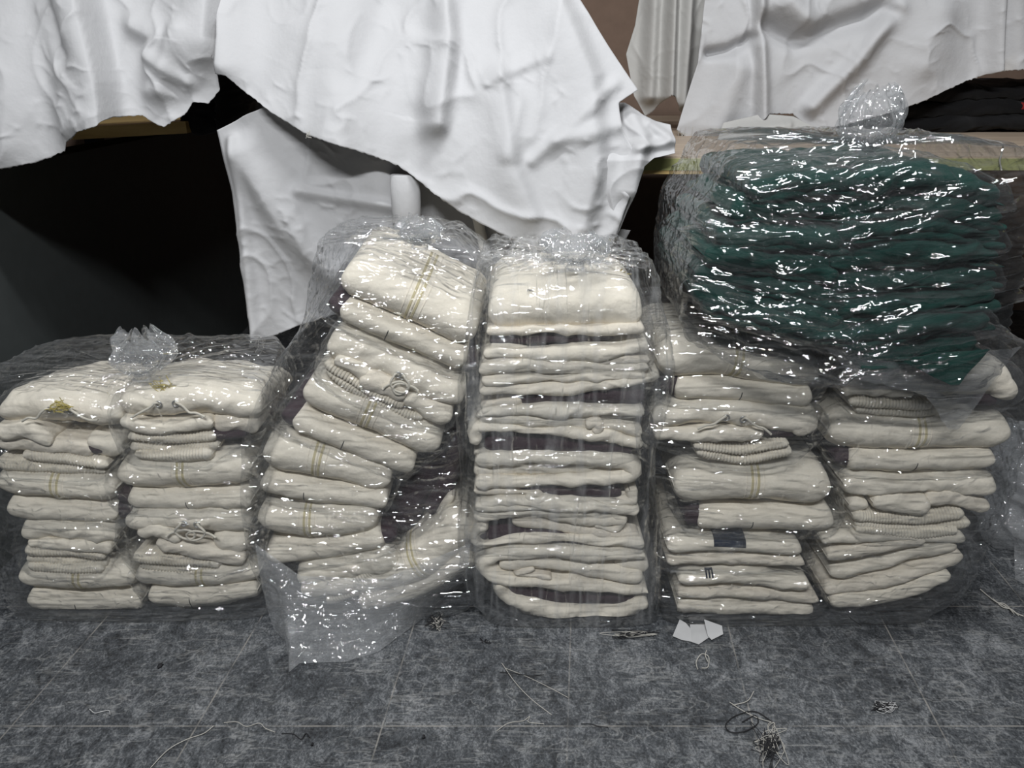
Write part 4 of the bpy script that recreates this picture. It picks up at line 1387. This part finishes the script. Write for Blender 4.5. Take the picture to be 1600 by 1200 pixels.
# ================================================================== clear bags round the stacks
def pts_of(k):
    P = np.concatenate(ALLPTS[k])
    if k != 'b5':
        P[:, 2] -= 0.009
        for q in PACKS[k]:
            q.e.location.z -= 0.009
            q.o[2] -= 0.009
    # cloth and sleeves that reach the floor flatten against it
    for q in PACKS[k]:
        for ch in q.e.children:
            lim = 0.005 if ch.name.startswith('clear_sleeve') else 0.0065
            me = ch.data
            co = np.empty(len(me.vertices) * 3)
            me.vertices.foreach_get('co', co)
            co = co.reshape(-1, 3)
            zlim = lim - q.o[2]
            if co[:, 2].min() < zlim:
                co[:, 2] = np.where(co[:, 2] < zlim + 0.008, zlim + 0.2 * np.clip(co[:, 2] - zlim, 0, None), co[:, 2])
                me.vertices.foreach_set('co', co.ravel())
                me.update()
    P[:, 2] = np.maximum(P[:, 2], 0.005)
    return P


def knot_at(px, py, Y):
    return at_Y(px, py, Y)


bag_shell('clear_plastic_bag', 'low clear bag with two columns of cream garments, at the far left', pts_of('b1'), (222, 592), (0.080, 0.046, (0.01, 0.0)), 'bag', 1, creases=(70, lambda p, r: math.degrees(math.atan2(0.52 - p[2], -0.58 - p[0])) + r.normal() * 25, (0.04, 0.16), (0.0015, 0.004)), amp=(0.007, (9, 9, 6)))
e2, b2 = bag_shell('clear_plastic_bag', 'clear bag round the tilted stack, with a loose tail on the floor', pts_of('b2'), (657, 392), (0.040, 0.032, (0.0, 0.0)), 'bag', 2, creases=(70, lambda p, r: (math.degrees(math.atan2(0.70 - p[2], -0.14 - p[0])) if r.random() < 0.5 else -20) + r.normal() * 22, (0.03, 0.15), (0.0015, 0.004)), tight=0.35, amp=(0.006, (10, 10, 4)), pleat=0.007)
bag_shell('clear_plastic_bag', 'tall narrow clear bag round the upright middle stack', pts_of('b3'), (898, 425), (0.050, 0.050, (0.0, 0.0)), 'bag_vert', 3, creases=(60, lambda p, r: (90 if r.random() < 0.6 else 20) + r.normal() * 14, (0.05, 0.30), (0.0015, 0.0035)), amp=(0.006, (22, 10, 2)), pleat=0.009)
bag_shell('clear_plastic_bag', 'wide clear bag of cream garments carrying the green ones', pts_of('b4'), (1300, 545), (0.02, 0.03, (0, 0)), 'bag', 4, creases=(90, lambda p, r: r.normal() * 45 - 10, (0.03, 0.14), (0.0015, 0.004)), amp=(0.007, (9, 9, 7)))
e5, b5 = bag_shell('clear_plastic_bag', 'clear bag of dark green garments lying on top of another bag', pts_of('b5'), (1352, 236), (0.085, 0.040, (0.0, 0.0)), 'bag_side', 5, creases=(260, lambda p, r: (-18 if p[0] < 0.46 else 10) + r.normal() * 10, (0.06, 0.26), (0.004, 0.010)), amp=(0.006, (2, 8, 11)), ease=0.004, pleat=0.012, tight=0.3)


def loose_film(part, parent, base, top, bottom, left, right, seed, nu=120, nv=70, amp=0.008, mat='tail'):
    P = coons(top, bottom, left, right, nu, nv)
    w = fbm(P * 8, seed, 2)
    d = amp * (ridged(P * np.array([11, 11, 9]) + w[..., None] * 1.3, seed + 1, 3))
    P[..., 1] -= d * 0.8
    P[..., 2] += d * 0.7
    P[..., 2] = np.maximum(P[..., 2], 0.0015)
    return mesh_obj(part, P.reshape(-1, 3), grid_faces(nv, nu), M[mat], parent, base)


gz = lambda x, y, z=0.003: at_Z(x, y, z)
loose_film('loose_tail', e2, b2, [at_Y(400, 850, 1.215), at_Y(470, 900, 1.215), at_Y(600, 905, 1.215), at_Y(735, 850, 1.215)],
           [gz(430, 985), gz(450, 1005), gz(452, 1050), gz(470, 1036), gz(540, 1034), gz(592, 1018), gz(650, 975), gz(722, 915)],
           [at_Y(400, 850, 1.215), at_Y(410, 920, 1.205), gz(430, 985)], [at_Y(735, 850, 1.215), at_Y(732, 885, 1.21), gz(722, 915)], 12, amp=0.010)
loose_film('hanging_film_corner', e5, b5, [at_Y(1285, 545, 1.165), at_Y(1400, 570, 1.16), at_Y(1590, 545, 1.165)], [at_Y(1480, 672, 1.18), at_Y(1496, 672, 1.18)],
           [at_Y(1285, 545, 1.165), at_Y(1330, 590, 1.17), at_Y(1440, 620, 1.175), at_Y(1480, 672, 1.18)], [at_Y(1590, 545, 1.165), at_Y(1560, 580, 1.17), at_Y(1496, 672, 1.18)], 14, amp=0.012)

# crumpled bag lying on the floor at far right
rng = np.random.default_rng(5)
c = at_Y(1628, 800, 1.50)
c = np.array([c[0], 1.50, 0.0])
th = np.linspace(0, math.pi, 70)[:, None]
pa = np.linspace(0, 2 * math.pi, 120, endpoint=False)[None, :]
S = np.stack([np.sin(th) * np.cos(pa), np.sin(th) * np.sin(pa), np.cos(th) + 0 * pa], -1)
r = 1 + 0.5 * fbm(S * 1.6, 81, 2) + 0.25 * ridged(S * 3.0, 82, 3)
V = S * r[..., None] * np.array([0.135, 0.12, 0.15])
V[..., 2] = np.maximum(V[..., 2] + 0.13, 0.0015)
V += c
e = thing('crumpled_plastic_bag', 'crumpled empty clear bag on the floor, cut off by the right edge', 'plastic bag', c)
mesh_obj('bag_film', V.reshape(-1, 3), grid_faces(70, 120, True), M['tail'], e, c)
loose_film('loose_tail', e, c, [c + np.array([-0.09, -0.06, 0.03]), c + np.array([0.08, -0.08, 0.03])], [gz(1585, 905), gz(1680, 960)], [c + np.array([-0.09, -0.06, 0.03]), gz(1585, 905)], [c + np.array([0.08, -0.08, 0.03]), gz(1680, 960)], 15, nu=60, nv=40)

# ================================================================== scraps on the floor
def scrap(name, label, px_pts_list, r, mat, cat='thread', group=None, z=0.0022):
    paths = [catmull(np.array([at_Z(a, b, z + (0.004 * ((i * 7) % 3) / 2)) for i, (a, b) in enumerate(pts)]), 12 * len(pts)) for pts in px_pts_list]
    V, Fc = tube_mesh(paths, r, 5)
    o = paths[0].mean(0)
    return tag(mesh_obj(name, V, Fc, M[mat], None, (o[0], o[1], 0)), label, cat, group)


def tangle(name, label, cx, cy, w, h, n, seed, parts):
    rng = np.random.default_rng(seed)
    o = at_Z(cx, cy, 0)
    e = thing(name, label, 'thread', o)
    for part, mat, cnt, r in parts:
        paths = []
        for k in range(cnt):
            pts = [at_Z(cx + rng.normal() * w * 0.4, cy + rng.normal() * h * 0.4, 0.002 + 0.009 * rng.random()) for _ in range(n)]
            paths.append(catmull(np.array(pts), 10 * n))
        V, Fc = tube_mesh(paths, r * 0.8, 5)
        mesh_obj(part, V, Fc, M[mat], e, o)
    return e


PR = [('black_strands', 'ink', 7, 0.0008), ('pale_strands', 'thread', 5, 0.0006)]
e = tangle('thread_tangle', 'large tangle of black and pale thread with a loop, bottom right of the floor', 1208, 1160, 34, 44, 7, 1, PR)
o = at_Z(1208, 1160, 0)
V, Fc = tube_mesh([catmull(np.array([at_Z(a, b, 0.003) for a, b in ((1210, 1130), (1180, 1112), (1150, 1118), (1134, 1132), (1142, 1144), (1165, 1142), (1184, 1130), (1180, 1118), (1160, 1128))]), 70)], 0.0010, 6)
mesh_obj('black_loop', V, Fc, M['ink'], e, o)
V, Fc = tube_mesh([catmull(np.array([at_Z(a, b, 0.003) for a, b in ((1140, 1097), (1160, 1110), (1185, 1122), (1205, 1128))]), 40), catmull(np.array([at_Z(a, b, 0.003) for a, b in ((1145, 1102), (1168, 1095), (1178, 1080))]), 30)], 0.0007, 5)
mesh_obj('pale_tail', V, Fc, M['thread'], e, o)
tangle('thread_tangle', 'compact tangle of black and white thread, right of the floor', 1386, 1103, 26, 10, 8, 2, [('black_strands', 'ink', 7, 0.0009), ('white_strands', 'paper', 8, 0.0006)])
tangle('thread_tangle', 'dark thread tuft with a pale strand beside the tilted stack', 681, 972, 16, 16, 6, 3, PR)
tangle('thread_tangle', 'loose black and pale threads in front of the upright middle stack', 990, 990, 50, 8, 6, 4, PR)
tangle('thread_tangle', 'small dark thread snippet left of the middle seam', 760, 1001, 16, 6, 5, 6, [('black_strands', 'ink', 3, 0.0008)])
scrap('thread_loop', 'small pale thread loop below the white paper scrap', [[(1090, 1046), (1088, 1034), (1096, 1022), (1107, 1026), (1106, 1042), (1096, 1044)], [(1104, 1016), (1102, 1024), (1106, 1034)]], 0.0009, 'thread')
scrap('twisted_thread', 'pale twisted thread at the right edge of the floor', [[(1532, 921), (1545, 932), (1556, 940), (1572, 948), (1588, 958), (1600, 963)], [(1552, 936), (1566, 948), (1580, 952), (1592, 962)], [(1556, 942), (1570, 944), (1584, 958)]], 0.0014, 'thread')
scrap('loose_thread', 'straight pale thread left of the middle seam, sloping down right', [[(784, 1036), (805, 1066), (830, 1092), (862, 1117)]], 0.0006, 'thread')
scrap('loose_thread', 'thin pale thread crossing another near the middle seam', [[(790, 1044), (825, 1058), (860, 1075), (888, 1090)]], 0.0005, 'thread')
scrap('loose_thread', 'short dark thread lying across the pale threads near the middle seam', [[(780, 1050), (805, 1052), (830, 1056), (850, 1054)]], 0.0007, 'ink')
scrap('loose_thread', 'looping pale thread left of the middle seam, bottom of the photo', [[(776, 1142), (790, 1132), (802, 1128), (818, 1126), (828, 1119), (826, 1128), (850, 1131)]], 0.0006, 'thread')
scrap('loose_thread', 'short dark thread right of the middle seam, bottom of the photo', [[(908, 1131), (922, 1131), (936, 1135), (950, 1136)]], 0.0007, 'ink')
scrap('loose_thread', 'long pale thread curving from the left tile corner', [[(235, 1200), (262, 1172), (290, 1156), (318, 1146), (334, 1134)]], 0.0007, 'thread')
scrap('loose_thread', 'wavy pale thread right of the left tile corner', [[(350, 1129), (370, 1128), (385, 1135), (405, 1130), (415, 1138), (430, 1144)]], 0.0006, 'thread')
scrap('loose_thread', 'small dark thread near the left tile corner', [[(440, 1146), (458, 1147), (470, 1155), (478, 1146), (484, 1153)]], 0.0009, 'ink')
scrap('loose_thread', 'small white thread at the lower left of the floor', [[(140, 1108), (148, 1114), (158, 1112), (170, 1110), (172, 1116)]], 0.0008, 'paper')
scrap('loose_thread', 'short dark thread at the bottom left of the rightmost bag', [[(1325, 962), (1335, 970), (1346, 977)]], 0.0007, 'ink')


def fleck(label, cx, cy, s, seed):
    o = at_Z(cx, cy, 0)
    a = np.linspace(0, 2 * math.pi, 14, endpoint=False)
    rg = np.random.default_rng(seed)
    rr = s * (0.6 + 0.5 * rg.random(14))
    V = [(o[0] + rr[i] * math.cos(a[i]), o[1] + 1.6 * rr[i] * math.sin(a[i]), 0.0008) for i in range(14)] + [(o[0] + 0.5 * rr[i] * math.cos(a[i]), o[1] + 0.8 * rr[i] * math.sin(a[i]), 0.004) for i in range(14)]
    Fc = [[i, (i + 1) % 14, 14 + (i + 1) % 14, 14 + i] for i in range(14)] + [list(range(14, 28)), list(range(13, -1, -1))]
    tag(mesh_obj('lint_fleck', V, Fc, M['ink'], None, o), label, 'lint')


fleck('black lint fleck on the floor below the leftmost bag', 250, 1041, 0.0055, 1)
fleck('tiny black lint fleck at the bottom, left of the middle seam', 662, 1152, 0.0035, 2)
fleck('tiny black lint fleck beside the small dark thread at lower left', 488, 1164, 0.0028, 3)

# folded paper scrap: three facets with creases
o = at_Z(1090, 990, 0)
pp = thing('paper_scrap', 'small folded white paper scrap in front of the wide right bag', 'paper', o)


def sheet(part, pts, zs):
    V = [at_Z(a, b, z) for (a, b), z in zip(pts, zs)]
    n = len(V)
    V2 = V + [v + np.array([0, 0, 0.0006]) for v in V]
    Fc = [list(range(n))[::-1], [n + i for i in range(n)]] + [[i, (i + 1) % n, n + (i + 1) % n, n + i] for i in range(n)]
    mesh_obj(part, V2, Fc, M['paper'], pp, o, smooth=False)


sheet('left_flap', [(1062, 968), (1072, 974), (1080, 984), (1081, 1003), (1065, 1000), (1051, 994)], [0.012, 0.010, 0.008, 0.003, 0.002, 0.004])
sheet('middle_panel', [(1078, 976), (1104, 976), (1108, 996), (1092, 1007), (1080, 1003)], [0.004, 0.004, 0.003, 0.0015, 0.002])
sheet('right_flap', [(1100, 968), (1128, 978), (1130, 991), (1112, 1000), (1106, 994)], [0.020, 0.012, 0.006, 0.003, 0.006])
